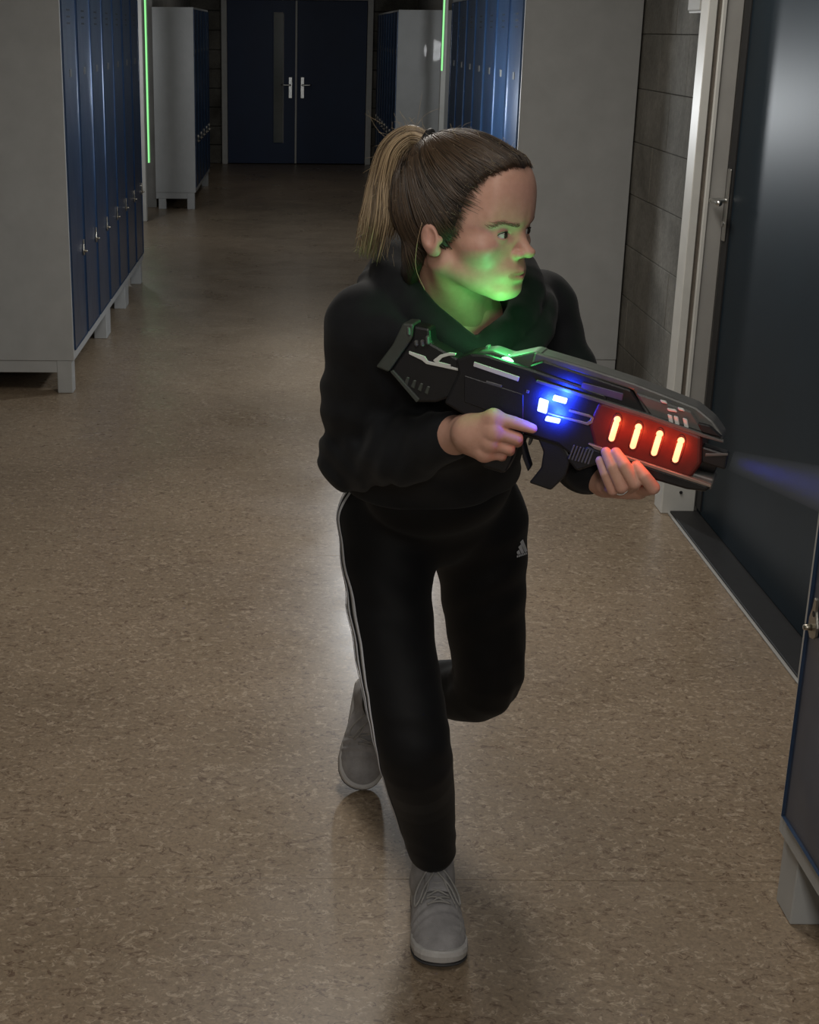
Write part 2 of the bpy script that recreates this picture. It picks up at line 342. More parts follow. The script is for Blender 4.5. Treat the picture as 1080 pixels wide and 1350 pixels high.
hp = box('handle_plate', DX - 0.014, DX - 0.006, 5.118, 5.152, 1.025, 1.275, MAT['steel'], leaf, 0.004, 2)
tube('lever_handle', [(DX - .01, 5.135, 1.165), (DX - .055, 5.135, 1.165), (DX - .066, 5.125, 1.166), (DX - .068, 5.02, 1.168)], 0.0095, MAT['steel'], leaf, 10, 5)
bm = bmesh.new(); cyl(bm, (DX - .020, 5.135, 1.085), (DX - .006, 5.135, 1.085), 0.010); finish(bm, 'lock_cylinder', MAT['steel'], leaf)

# small white box on the block wall
p = at_x(882, 20, 1.56); q = at_x(917, 20, 1.56)
sb = box('junction_box', 1.555, XW - 0.004, 5.90, 6.10, 1.795, 2.05, MAT['white'], None, 0.006, 2)
tag(sb, 'small white box mounted high on the concrete block wall beside the steel door', 'wall box')
box('lid', 1.548, 1.556, 5.91, 6.09, 1.805, 2.04, MAT['white'], sb, 0.003)

# white posts in the side passages, and glowing strips added for green-lit locker edges
t2 = struct(box('trim_2', -1.52, -1.425, 13.75, 13.85, 0, WZ, MAT['white'], None, 0.004))
t3 = struct(box('trim_3', 1.375, 1.425, 14.62, 14.70, 0, WZ, MAT['white'], None, 0.004))
def strip(x, y, z0, z1, label):
    r = empty('lit_edge_strip', (x, y, z0)); tag(r, label, 'light', 'vertical glowing stand-ins for green-lit edges')
    box('holder', x + .0, x + .03, y + .012, y + .03, z0, z1, MAT['jamb'], None, 0.002).parent = r
    bm = bmesh.new(); cyl(bm, (x + .012, y, z0), (x + .012, y, z1), 0.008, n=12); finish(bm, 'tube', MAT['strip_green'], r, 0, 1, True)
    for c in r.children: c.matrix_parent_inverse = Matrix.Translation((-x, -y, -z0))
strip(-1.43, 14.0, 0.52, 2.7, 'thin glowing stand-in for a green-lit edge, left, beside the far left locker')
strip(1.365, 14.55, 1.36, 2.7, 'thin glowing stand-in for a green-lit edge, right, above the far right locker end')

# ------------------------------------------------------------------ lockers
def locker(side, xf, depth, y0, pitch, nd, label, feet=(True, True), top=1.925):
    """side=-1: front faces +x (left wall); side=1: front faces -x"""
    s = -side                         # direction the front faces along x
    xb = xf - s * depth; L_ = pitch * nd; y1 = y0 + L_
    r = empty('locker', (xf, y0, 0)); inv = Matrix.Translation((-xf, -y0, 0))
    zb = 0.165; fr = 0.022; t = 0.018
    X = lambda d: xf - s * d
    # carcass: sides, back, top, bottom
    cs = [(X(0.0), xb, y0, y0 + t, zb, top), (X(0.0), xb, y1 - t, y1, zb, top), (X(depth - t), xb, y0 + t, y1 - t, zb, top), (X(0), X(depth - t), y0 + t, y1 - t, top - t, top), (X(0), X(depth - t), y0 + t, y1 - t, zb, zb + 0.055)]
    bm = bmesh.new()
    for c in cs: bm_box(bm, min(c[0], c[1]), max(c[0], c[1]), c[2], c[3], c[4], c[5])
    body = finish(bm, 'body', MAT['grey'], r, 0.0015, 1)
    box('base_rail', X(0.05), xb, y0 + 0.006, y1 - 0.006, zb - 0.062, zb - 0.0005, MAT['grey'], r, 0.002)
    for i in range(nd):
        a = y0 + i * pitch; b = a + pitch
        if i: box('divider', X(0.001), X(0.03), a - 0.014, a + 0.014, zb + .055, top - t, MAT['grey'], r, 0.001)
        e0 = 0.024 if i == 0 else 0.016; e1 = 0.024 if i == nd - 1 else 0.016
        z0, z1 = zb + 0.048, top - 0.02
        bm = bmesh.new(); xa, xc = X(-0.008), X(0.014)
        bm_box(bm, min(xa, xc), max(xa, xc), a + e0, b - e1, z0, z1)
        # pressed-in field
        f = [f for f in bm.faces if abs(f.calc_center_median().x - xa) < 1e-4][0]
        rr = bmesh.ops.inset_region(bm, faces=[f], thickness=0.022, depth=0.0); rr = bmesh.ops.inset_region(bm, faces=[f], thickness=0.006, depth=-0.005)
        d = finish(bm, 'door', MAT['blue'], r, 0.001, 1)
        # vent slots near the top, number plate and latch
        ym = a + e0 + 0.045 if side < 0 else a + e0 + 0.045
        for k in range(3):
            box('vent_slot', X(-0.0035), X(-0.0015), (a + b) / 2 - 0.05, (a + b) / 2 + 0.05, 1.80 - k * 0.03, 1.808 - k * 0.03, MAT['black'], d, 0)
        box('number_plate', X(-0.006), X(-0.002), (a + b) / 2 - 0.03, (a + b) / 2 + 0.03, 1.50, 1.535, MAT['gungrey'], d, 0.001)
        yl = b - e1 - 0.040; zl = 0.655
        pl = [(yl + dy, zl + dz) for dy, dz in ((-.012, -.030), (.006, -.034), (.020, -.022), (.020, .004), (.010, .028), (.006, .048), (-.006, .048), (-.008, .024), (-.022, -.004), (-.022, -.020))]
        h = prism(pl, lambda p, c: (X(c), p[0], p[1]), -0.0055, -0.0115, 'latch_plate', MAT['brass'], d, 0.001)
        bm = bmesh.new(); cyl(bm, (X(-0.011), yl + 0.004, zl - 0.012), (X(-0.026), yl + .004, zl - 0.012), 0.007, 0.005, 14); finish(bm, 'turn_knob', MAT['brass'], d, 0, 1, True)
        bm = bmesh.new(); cyl(bm, (X(-0.0112), yl - 0.002, zl + 0.018), (X(-0.0125), yl - .002, zl + 0.018), 0.006, 0.006, 12); finish(bm, 'key_hole', MAT['black'], d)
    for yy in ([y0 + 0.002] if feet[0] else []) + ([y1 - 0.092] if feet[1] else []):
        for d0 in (0.012, depth - 0.10):
            box('foot', X(d0), X(d0 + 0.075), yy, yy + 0.09, 0, zb - 0.063 if d0 > .05 else zb - 0.0005, MAT['grey'], r, 0.003)
    for c in r.children: c.matrix_parent_inverse = inv
    tag(r, label, 'locker', 'blue and grey steel lockers'); return r
Y0 = 6.98; PT = 0.476
locker(-1, -1.10, 0.50, Y0, PT, 3, 'nearest three-door locker of the left bank, grey end panel facing the viewer')
locker(-1, -1.10, 0.50, Y0 + 3 * PT + .002, PT, 2, 'middle two-door blue locker of the left bank')
locker(-1, -1.10, 0.50, Y0 + 5 * PT + .004, PT, 2, 'rearmost two-door blue locker of the near left bank')
Y1 = 7.10; PR = 0.48
locker(1, 1.05, 0.55, Y1, PR, 3, 'three-door locker on the right behind the woman, wide grey end panel')
locker(1, 1.05, 0.55, Y1 + 3 * PR + .002, PR, 2, 'middle two-door blue locker of the right bank')
locker(1, 1.05, 0.55, Y1 + 5 * PR + .004, PR, 2, 'rearmost two-door blue locker of the near right bank')
locker(-1, -1.03, 0.40, 14.75, 0.47, 5, 'far left locker standing on feet near the navy double door')
locker(1, 1.0, 0.55, 15.4, 0.485, 8, 'far right locker beside the navy double door')
locker(1, 1.0, 0.51, 1.65, 0.48, 2, 'dark blue locker at the right edge in the foreground, with zinc latch')
#PERSON#
# ------------------------------------------------------------------ laser tag blaster
gO = np.array([0.136, 2.115, 1.250]); gM = np.array([0.598, 1.925, 1.146])
gx_ = (gM - gO) / np.linalg.norm(gM - gO); gu = np.array([0, 0, 1.0]) - gx_[2] * gx_; gu /= np.linalg.norm(gu); gs = np.cross(gx_, gu)
def G(u, v, c):
    """world point where the pixel's ray meets the blaster's side plane at offset c (towards the viewer)"""
    d = ray(u, v); t = (c - gs @ (CAMP - gO)) / (gs @ d); return CAMP + d * t
def GL(u, v, c): q = G(u, v, c) - gO; return (q @ gx_, -c, q @ gu)
def GW(a, c, b): return gO + gx_ * a + gs * c + gu * b
gun = empty('toy_blaster')
GMW = Matrix.Identity(4)
for i in range(3): GMW[i][0] = gx_[i]; GMW[i][1] = -gs[i]; GMW[i][2] = gu[i]; GMW[i][3] = gO[i]
gun.matrix_world = GMW
tag(gun, 'black laser tag blaster with red, blue and green lights held by the woman', 'toy gun')
def gp(name, px, c0, c1, m, parent=None, bevel=0.002, seg=1, ref=None):
    ref = c1 if ref is None else ref
    P = [GL(u, v, ref) for u, v in px]
    ar = sum(P[i][0] * P[(i + 1) % len(P)][2] - P[(i + 1) % len(P)][0] * P[i][2] for i in range(len(P)))
    return prism([(q[0], q[2]) for q in P], lambda p, c: (p[0], -c, p[1]), c0, c1, name, MAT[m], parent or gun, bevel, seg)
# stock
gp('butt_plate', [(531, 426), (545, 427), (543, 447), (512, 491), (495, 484), (517, 455)], -0.020, 0.020, 'gunolive', None, 0.003, 2)
stk = gp('stock', [(545, 429), (566, 433), (568, 452), (607, 474), (608, 492), (600, 522), (575, 531), (549, 531), (513, 491), (543, 447)], -0.018, 0.016, 'gunblack', None, 0.004, 2)
gp('stock_ridge', [(514, 490), (518, 488), (553, 527), (549, 531)], 0.014, 0.020, 'gunolive', stk, 0.001)
for k in range(4):
    x = 536 + k * 9; y = 497 + k * 4
    gp('stock_slot', [(x, y), (x + 4, y + 1), (x + 1, y + 12), (x - 4, y + 9)], 0.014, 0.018, 'gunolive', stk, 0.001)
gp('cheek_rail', [(539, 463), (560, 470), (564, 476), (604, 486), (604, 489), (562, 480), (556, 475), (539, 467)], 0.014, 0.0185, 'gunwhite', stk, 0.0005)
gp('cheek_rail', [(571, 475), (580, 468), (592, 465), (601, 466), (600, 469), (592, 469), (583, 472), (578, 477), (594, 481), (594, 484), (574, 479)], 0.014, 0.0185, 'gunwhite', stk, 0.0005)
for (x, y, h) in ((538, 437, 12), (548, 453, 8), (556, 453, 9), (563, 449, 12)):
    gp('stock_bolt', [(x - 3, y - h / 2), (x + 2, y - h / 2), (x + 3, y + h / 2), (x - 2, y + h / 2)], 0.012, 0.0225, 'gungrey', stk, 0.002)
# receiver
rec = gp('receiver', [(600, 474), (622, 466), (640, 467), (706, 488), (800, 520), (800, 560), (775, 605), (752, 600), (735, 586), (706, 577), (660, 562), (612, 548), (585, 532), (604, 492)], -0.027, 0.027, 'gunblack', None, 0.004, 2)
gp('light_bar_trim', [(625, 477), (685, 497), (683, 503), (624, 483)], 0.026, 0.029, 'gunwhite', rec, 0.0005)
gp('name_plate', [(641, 502), (662, 508), (661, 511), (640, 505)], 0.026, 0.0285, 'gungrey', rec, 0.0005)
gp('screw_cap', [(694, 514), (698, 515), (697, 519), (693, 518)], 0.026, 0.0285, 'gungrey', rec, 0.0005)
gp('charging_slot', [(750, 540), (777, 547), (783, 551), (781, 558), (775, 561), (722, 546), (722, 544), (773, 557), (778, 554), (779, 551), (750, 543)], 0.026, 0.030, 'guntan', rec, 0.0005)
gp('receiver_panel', [(612, 495), (690, 520), (690, 552), (660, 548), (612, 530)], 0.026, 0.0285, 'gunblack', rec, 0.001)
for k in range(7):
    x = 750 + k * 4.2; y = 592 + k * 1.1
    gp('grille_bar', [(x + 6, y - 5), (x + 8, y - 4), (x + 1, y + 14), (x - 1, y + 13)], 0.026, 0.030, 'gungrey', rec, 0.0004)
# top cover
gp('sight_base', [(622, 470), (634, 463), (650, 462), (672, 470), (705, 463), (716, 466), (716, 488), (700, 492), (640, 474)], -0.020, 0.020, 'gunolive', None, 0.003, 2)
gp('sight_post', [(636, 466), (640, 456), (645, 456), (642, 469)], -0.006, 0.006, 'gungrey', None, 0.001)
cov = gp('top_cover', [(705, 464), (772, 484), (836, 505), (918, 537), (940, 555), (953, 574), (953, 582), (930, 574), (852, 548), (835, 515), (800, 504), (716, 478), (700, 480)], -0.018, 0.022, 'gungrey', None, 0.003, 2)
gp('side_recess', [(698, 482), (716, 476), (832, 515), (855, 549), (790, 527), (745, 512), (705, 500)], -0.02, 0.024, 'gunblack', None, 0.002)
gp('smoked_window', [(768, 504), (822, 519), (820, 529), (765, 513)], 0.022, 0.0265, 'gunsmoke', None, 0.001)
gp('shoulder_trim', [(708, 501), (745, 512), (856, 547), (930, 573), (954, 581), (954, 584), (928, 577), (850, 550), (742, 516), (706, 504)], 0.024, 0.0315, 'gungrey', None, 0.0006)
gp('cover_panel', [(838, 518), (912, 543), (930, 572), (858, 548)], 0.0, 0.026, 'gungrey', cov, 0.002)
for (x, y, a, b) in ((875, 530, 5, 3), (886, 541, 7, 3), (898, 540, 5, 3), (884, 553, 4, 7), (892, 555, 4, 7), (904, 558, 4, 7)):
    gp('cover_mark', [(x - a, y - b), (x + a - 2, y - b + 2), (x + a, y + b), (x - a + 2, y + b - 2)], 0.024, 0.0285, 'gunwhite', cov, 0.001)
gp('cover_vent', [(920, 558), (936, 562), (952, 577), (926, 570)], 0.02, 0.030, 'gunblack', cov, 0.001)
# front shell with the red lamps
sh = gp('front_shell', [(790, 528), (860, 549), (926, 574), (925, 612), (910, 632), (860, 616), (783, 590), (775, 560)], -0.030, 0.030, 'gunredlit', None, 0.006, 3)
gp('lower_rail', [(775, 585), (786, 588), (908, 629), (938, 640), (937, 643), (906, 633), (784, 592)], 0.024, 0.034, 'guntan', None, 0.0006)
gp('lower_shell', [(745, 604), (775, 588), (908, 631), (938, 641), (931, 649), (905, 646), (850, 630), (790, 612), (760, 622)], -0.026, 0.029, 'gunblack', None, 0.004, 2)
gp('muzzle_prong', [(925, 588), (960, 599), (956, 620), (924, 610)], 0.004, 0.026, 'gunblack', None, 0.003, 2)
gp('muzzle_prong', [(925, 588), (960, 599), (956, 620), (924, 610)], -0.026, -0.006, 'gunblack', None, 0.003, 2)
gp('muzzle_edge', [(930, 598), (960, 598), (960, 601), (930, 602)], 0.024, 0.028, 'gungrey', None, 0.0006)
gp('lower_prong', [(910, 622), (942, 632), (938, 647), (908, 638)], -0.014, 0.024, 'gungrey', None, 0.003, 2)
bm = bmesh.new(); a0 = GL(920, 600, 0); a1 = GL(948, 608, 0)
cyl(bm, (a0[0], 0, a0[2]), (a1[0], 0, a0[2] - 0.0), 0.020, 0.018, 20); finish(bm, 'barrel', MAT['gunblack'], gun, 0.001, 1)
# magazine well and pistol grip
gp('magazine_well', [(737, 574), (753, 604), (746, 628), (726, 647), (697, 637), (713, 617), (716, 596), (708, 577)], -0.020, 0.022, 'gunblack', None, 0.003, 2)
gp('trigger_guard', [(690, 571), (712, 577), (712, 581), (695, 577), (690, 584), (694, 600), (699, 616), (696, 622), (689, 604), (686, 584)], -0.008, 0.010, 'gunblack', None, 0.001)
gp('trigger', [(699, 574), (703, 575), (700, 584), (698, 588), (696, 586)], -0.005, 0.005, 'gungrey', None, 0.001)
gp('pistol_grip', [(640, 553), (684, 566), (683, 585), (672, 612), (664, 626), (632, 616), (640, 596), (646, 575)], -0.016, 0.014, 'gunblack', None, 0.006, 2)
# lamps
gp('blue_lamp', [(711, 525), (723, 529), (720, 546), (708, 542)], 0.026, 0.0315, 'led_blue', None, 0.001)
gp('blue_lamp', [(730, 521), (748, 526), (746, 533), (728, 528)], 0.026, 0.0315, 'led_blue', None, 0.001)
gp('blue_lamp', [(720, 549), (739, 553), (737, 559), (718, 555)], 0.026, 0.0315, 'led_blue', None, 0.001)
for x, y in ((810, 566), (838, 576), (866, 585), (894, 594)):
    bm = bmesh.new(); A = Vector(GL(x - 3.5, y + 12, .0315)); B = Vector(GL(x + 2.5, y - 8, .0315)); Cc = Vector(GL(x + 4, y - 13, .0315))
    cyl(bm, A, B, 0.0042, 0.0042, 12)
    for q, r in ((A, .0042), (B, .0042), (Cc, .0048)): bmesh.ops.create_uvsphere(bm, u_segments=12, v_segments=8, radius=r, matrix=Matrix.Translation(q))
    finish(bm, 'red_lamp', MAT['led_red'], gun, 0, 1, True)
    pth = [GL(x + dx, y + dy, .0305) for dx, dy in ((-9, 14), (-1, 17), (5, 5), (10, -12), (6, -20), (0, -17), (-5, -3), (-9, 14))]
    tube('lamp_bezel', pth, 0.0008, MAT['gunredlit'], gun, 6, 4)
bm = bmesh.new(); A = Vector(GL(660, 477, .012)); B = Vector(GL(682, 471, .012))
bmesh.ops.create_uvsphere(bm, u_segments=16, v_segments=10, radius=0.011, matrix=Matrix.Translation((A + B) / 2) @ Matrix.Diagonal((1.3, 1.0, 0.65, 1)))
finish(bm, 'green_lamp', MAT['led_green'], gun, 0, 1, True)
def gun_point(name, u, v, c, power, r, col):
    o = point(name, tuple(G(u, v, c)), power, r, col); return o
gl = G(664, 466, .012) + gu * 0.028
point('green_lamp_glow', tuple(gl), 0.62, 0.02, (0.12, 1.0, 0.25))
gun_point('blue_lamp_glow', 726, 540, .045, 0.30, 0.008, (0.02, 0.05, 1.0))
for x, y in ((716, 535), (738, 527), (728, 555)):      # unseen spots added off the side to imitate the blue lamps' halo
    bl = bpy.data.lights.new('blue_halo_spot', 'SPOT'); bl.energy = 1.5; bl.color = (0.01, 0.04, 1.0); bl.spot_size = math.radians(125); bl.spot_blend = 1.0; bl.shadow_soft_size = 0.004
    bo = bpy.data.objects.new('blue_halo_spot', bl); COL.objects.link(bo); bo.location = tuple(G(x, y, .052)); bo.rotation_euler = Vector(tuple(-gs)).to_track_quat('-Z', 'Y').to_euler()
for x, y in ((811, 564), (839, 574), (867, 583), (895, 592)): gun_point('red_lamp_glow', x, y, .046, 0.045, 0.006, (1.0, 0.10, 0.03))
sp = bpy.data.lights.new('muzzle_beam', 'SPOT'); sp.energy = 1.2; sp.color = (0.05, 0.09, 1.0); sp.spot_size = math.radians(20); sp.spot_blend = 0.5; sp.shadow_soft_size = 0.01
so = bpy.data.objects.new('muzzle_beam', sp); COL.objects.link(so); mz = G(962, 606, 0.0); so.location = tuple(mz + gx_ * .01)
so.rotation_euler = Vector(tuple(gx_)).to_track_quat('-Z', 'Y').to_euler()

# faint haze that shows the beam in front of the muzzle
hm = bpy.data.materials.new('thin haze'); hm.use_nodes = True; hn = hm.node_tree; hn.nodes.clear()
vo = hn.nodes.new('ShaderNodeVolumeScatter'); vo.inputs['Density'].default_value = 2.5; vo.inputs['Color'].default_value = (0.8, 0.85, 1, 1); out_ = hn.nodes.new('ShaderNodeOutputMaterial'); hn.links.new(vo.outputs[0], out_.inputs['Volume'])
bm = bmesh.new(); q0 = GL(964, 607, 0.0); cyl(bm, (q0[0], 0, q0[2]), (q0[0] + .32, 0, q0[2]), 0.014, 0.058, 24); hz_ = finish(bm, 'beam_haze', hm, gun, 0, 1, True); hz_['label'] = 'faint blue light beam in front of the muzzle'
# ------------------------------------------------------------------ signed distance modelling (numpy)
def V3(*a): return np.array(a, float)
def rc(P, a, b, r1, r2):
    a = np.asarray(a, float); b = np.asarray(b, float); ab = b - a
    t = np.clip(((P - a) @ ab) / (ab @ ab), 0, 1); return np.linalg.norm(P - a - t[:, None] * ab, axis=1) - (r1 + (r2 - r1) * t)
def ell(P, c, r, R=None):
    q = P - np.asarray(c, float)
    if R is not None: q = q @ R
    r = np.asarray(r, float); k0 = np.linalg.norm(q / r, axis=1); k1 = np.linalg.norm(q / (r * r), axis=1) + 1e-9
    return k0 * (k0 - 1) / k1
def sph(P, c, r): return np.linalg.norm(P - np.asarray(c, float), axis=1) - r
def smin(a, b, k): h = np.clip(0.5 + 0.5 * (b - a) / k, 0, 1); return b * (1 - h) + a * h - k * h * (1 - h)
def smax(a, b, k): return -smin(-a, -b, k)
def chain(P, pts, rad, k=0.0):
    d = None
    for i in range(len(pts) - 1):
        e = rc(P, pts[i], pts[i + 1], rad[i], rad[i + 1]); d = e if d is None else (np.minimum(d, e) if k == 0 else smin(d, e, k))
    return d
def snets(fn, lo, hi, h, proj=1):
    lo = np.asarray(lo, float); n = np.ceil((np.asarray(hi, float) - lo) / h / 8).astype(int) * 8 + 1
    B = (n - 1) // 8; F = np.full(tuple(n), 9.0, np.float32)
    bi = np.stack(np.meshgrid(*[np.arange(b) for b in B], indexing='ij'), -1).reshape(-1, 3)
    ctr = lo + (bi * 8 + 4) * h; dc = fn(ctr); rad = 8 * h * 0.87 * 1.45 + 0.004
    off = np.stack(np.meshgrid(*[np.arange(9)] * 3, indexing='ij'), -1).reshape(-1, 3)
    for sgn in (False, True):
        for k in np.where((np.abs(dc) >= rad))[0]:
            i, j, l = bi[k] * 8; F[i:i + 9, j:j + 9, l:l + 9] = dc[k]
        break
    near = np.where(np.abs(dc) < rad)[0]
    for s in range(0, len(near), 400):
        idx = (bi[near[s:s + 400]] * 8)[:, None, :] + off[None]; idx = idx.reshape(-1, 3)
        F[idx[:, 0], idx[:, 1], idx[:, 2]] = fn(lo + idx * h)
    sg = F < 0
    c = [(x, y, z) for x in (0, 1) for y in (0, 1) for z in (0, 1)]
    sl = lambda A, o: A[o[0]:A.shape[0] - 1 + o[0], o[1]:A.shape[1] - 1 + o[1], o[2]:A.shape[2] - 1 + o[2]]
    cnt = sum(sl(sg, o).astype(np.int8) for o in c); act = (cnt > 0) & (cnt < 8)
    ids = np.argwhere(act); vid = np.full(act.shape, -1, np.int64); vid[act] = np.arange(len(ids))
    acc = np.zeros((len(ids), 3)); num = np.zeros(len(ids))
    for a in c:
        for ax in range(3):
            if a[ax]: continue
            b = list(a); b[ax] = 1
            f0 = F[ids[:, 0] + a[0], ids[:, 1] + a[1], ids[:, 2] + a[2]]; f1 = F[ids[:, 0] + b[0], ids[:, 1] + b[1], ids[:, 2] + b[2]]
            m = (f0 < 0) != (f1 < 0); t = np.where(m, f0 / np.where(m, f0 - f1, 1), 0)
            p = np.tile(np.array(a, float), (len(ids), 1)); p[:, ax] += t
            acc[m] += p[m]; num[m] += 1
    V = lo + (ids + acc / num[:, None]) * h
    Q = []
    for ax in range(3):
        o1, o2 = [(1, 2), (2, 0), (0, 1)][ax]
        s0 = [slice(None)] * 3; s1 = [slice(None)] * 3; s0[ax] = slice(0, -1); s1[ax] = slice(1, None)
        e = np.argwhere(sg[tuple(s0)] != sg[tuple(s1)])
        e = e[(e[:, o1] > 0) & (e[:, o2] > 0) & (e[:, o1] < n[o1] - 1) & (e[:, o2] < n[o2] - 1)]
        if len(e) == 0: continue
        g = lambda d1, d2: vid[tuple((e - d1 * np.eye(3, dtype=int)[o1] - d2 * np.eye(3, dtype=int)[o2]).T)]
        q = np.stack([g(1, 1), g(0, 1), g(0, 0), g(1, 0)], 1)
        ins = sg[tuple(e.T)]; q[~ins] = q[~ins][:, ::-1]; Q.append(q)
    Q = np.concatenate(Q); Q = Q[(Q >= 0).all(1)]
    for _ in range(proj):
        d = fn(V); e = h * 0.5
        gr = np.stack([fn(V + e * ax) - fn(V - e * ax) for ax in np.eye(3)], 1) / (2 * e)
        V = V - np.clip(d / (np.sum(gr * gr, 1) + 1e-6), -h, h)[:, None] * gr * 0.9
    return V, Q
def grad(fn, P, e=0.002): return np.stack([fn(P + e * ax) - fn(P - e * ax) for ax in np.eye(3)], 1) / (2 * e)
def project(fn, P, it=8):
    P = np.array(P, float)
    for _ in range(it):
        g = grad(fn, P); P = P - np.clip(fn(P) / (np.sum(g * g, 1) + 1e-6), -.02, .02)[:, None] * g
    return P
def trace(fn, u, v, t0=1.6, tmax=4.0):
    d = ray(u, v); d = d / np.linalg.norm(d); t = t0; best = (9, t0)
    for _ in range(90):
        q = fn((CAMP + d * t)[None])[0]
        if q < best[0]: best = (q, t)
        if q < 0.0004 or t > tmax: break
        t += q * 0.7
    return CAMP + d * best[1]
def wav(P, dirv, f, ph=0.0): return np.sin((P @ np.asarray(dirv, float)) * f + ph)

# ------------------------------------------------------------------ pose (metres)
PEL = V3(.262, 2.64, .865); NB = V3(.245, 2.27, 1.305); CH = V3(.245, 2.33, 1.17); WA = V3(.255, 2.52, 1.00)
SR = V3(.108, 2.205, 1.285); ER = V3(.098, 2.315, 1.045); WR = V3(.232, 2.105, 1.140)
SL = V3(.395, 2.355, 1.285); EL = V3(.478, 2.290, 1.075); WL = G(776, 618, -.050)
HR = V3(.172, 2.60, .835); KR = V3(.217, 2.365, .49); AR = V3(.290, 2.545, .105)
HL = V3(.360, 2.68, .81); KL = V3(.402, 2.775, .415); AL = V3(.185, 3.095, .205)
# head frame
PHI = math.radians(52)
HF = V3(math.sin(PHI), -math.cos(PHI), -0.02); HF /= np.linalg.norm(HF); HLt = np.cross([0, 0, 1.0], HF); HLt /= np.linalg.norm(HLt); HU = np.cross(HF, HLt)
HO = V3(.247, 2.146, 1.439); HS = 1.04
HM = np.stack([HF, HLt, HU], 1)                      # local -> world
def h2w(p): return HO + (np.asarray(p, float) * HS) @ HM.T
def w2h(P): return ((P - HO) @ HM) / HS

ZA = np.array([-.184, -.084, -.048, -.017, .009, .026, .060, .097, .133, .233]); ZM = np.array([-.2025, -.1025, -.0596, -.0245, .014, .036, .062, .092, .128, .228])
EYE = V3(.0705, .0315, .0085)
def head_sdf(P):
    """local head space: +x face, +y her left, +z up, origin between the ears"""
    A = P.copy(); A[:, 1] = np.abs(A[:, 1]); Q = A.copy(); Q[:, 2] = np.interp(A[:, 2], ZA, ZM)
    d = ell(Q, (-.014, 0, .046), (.097, .074, .082))
    d = smin(d, ell(Q, (.032, 0, .034), (.061, .064, .072)), .02)
    d = smin(d, ell(Q, (.036, 0, -.030), (.052, .053, .066)), .02)
    d = smin(d, rc(Q, (.004, .049, -.047), (.066, .014, -.086), .017, .016), .022)
    d = smin(d, ell(Q, (.072, 0, -.086), (.0175, .021, .0165)), .016)
    d = smin(d, ell(Q, (.050, .047, -.014), (.026, .019, .024)), .020)
    d = smin(d, rc(Q, (.081, .010, .037), (.066, .046, .039), .007, .007), .016)
    d = smin(d, ell(Q, (.070, 0, .064), (.022, .052, .034)), .02)
    d = smax(d, -ell(Q, (.096, .032, .013), (.014, .017, .011)), .014)
    d = smin(d, rc(Q, (.0815, 0, .021), (.1005, 0, -.019), .0060, .0076), .011)
    d = smin(d, sph(Q, (.1035, 0, -.0230), .0090), .007)
    d = smin(d, ell(Q, (.0920, .0108, -.0270), (.0092, .0062, .0070)), .006)
    d = smin(d, ell(Q, (.074, 0, -.056), (.021, .030, .022)), .014)
    d = smin(d, rc(Q, (.0925, 0, -.0535), (.0785, .0225, -.0592), .0050, .0020), .005)
    d = smin(d, rc(Q, (.0910, 0, -.0662), (.0785, .0205, -.0606), .0062, .0020), .005)
    d = smax(d, -ell(Q, (.0965, 0, -.0596), (.0085, .0215, .0010)), .0016)
    d = smax(d, -ell(Q, (.0965, 0, -.0765), (.005, .016, .0040)), .008)
    d = smax(d, -rc(Q, (.0985, .0022, -.040), (.0975, .002, -.047), .0020, .0020), .003)
    # ear
    Re = np.array([[.94, .30, .16], [-.28, .95, 0], [-.15, -.05, .98]]).T
    ear = ell(Q, (-.008, .079, -.002), (.0165, .0085, .0295), Re); ear = smax(ear, -ell(Q, (-.004, .0895, .004), (.0105, .0085, .0195), Re), .003)
    ear = smin(ear, ell(Q, (.000, .0765, -.024), (.0085, .0055, .0095)), .006); ear = smin(ear, ell(Q, (.0065, .0775, -.002), (.0045, .0045, .008)), .004)
    ear = smin(ear, ell(Q, (-.010, .070, -.002), (.011, .010, .022)), .006)
    ear = smin(ear, rc(Q, (-.0115, .0825, .015), (-.009, .0825, -.012), .0026, .0026), .003)
    d = smin(d, ear, .004)
    # eyelids round the ball, with the opening
    d = smin(d, sph(A, EYE, .0138), .005)
    d = smax(d, -ell(A, EYE + V3(.012, .0006, .0000), (.011, .0126, .0047)), .0012)
    return d
NK = w2h(np.array([NB + V3(0.0, .0, -.02)]))[0]
def neck_head(P):
    d = head_sdf(P)
    nk = rc(P, (-.022, 0, -.030), NK, .0485, .058)
    nk = smin(nk, rc(P, (-.012, .052, -.035), NK + V3(.055, .012, .0), .011, .012), .018)
    nk = smin(nk, rc(P, (-.012, -.052, -.035), NK + V3(.055, -.02, .0), .012, .012), .018)
    return smin(d, nk, .020)

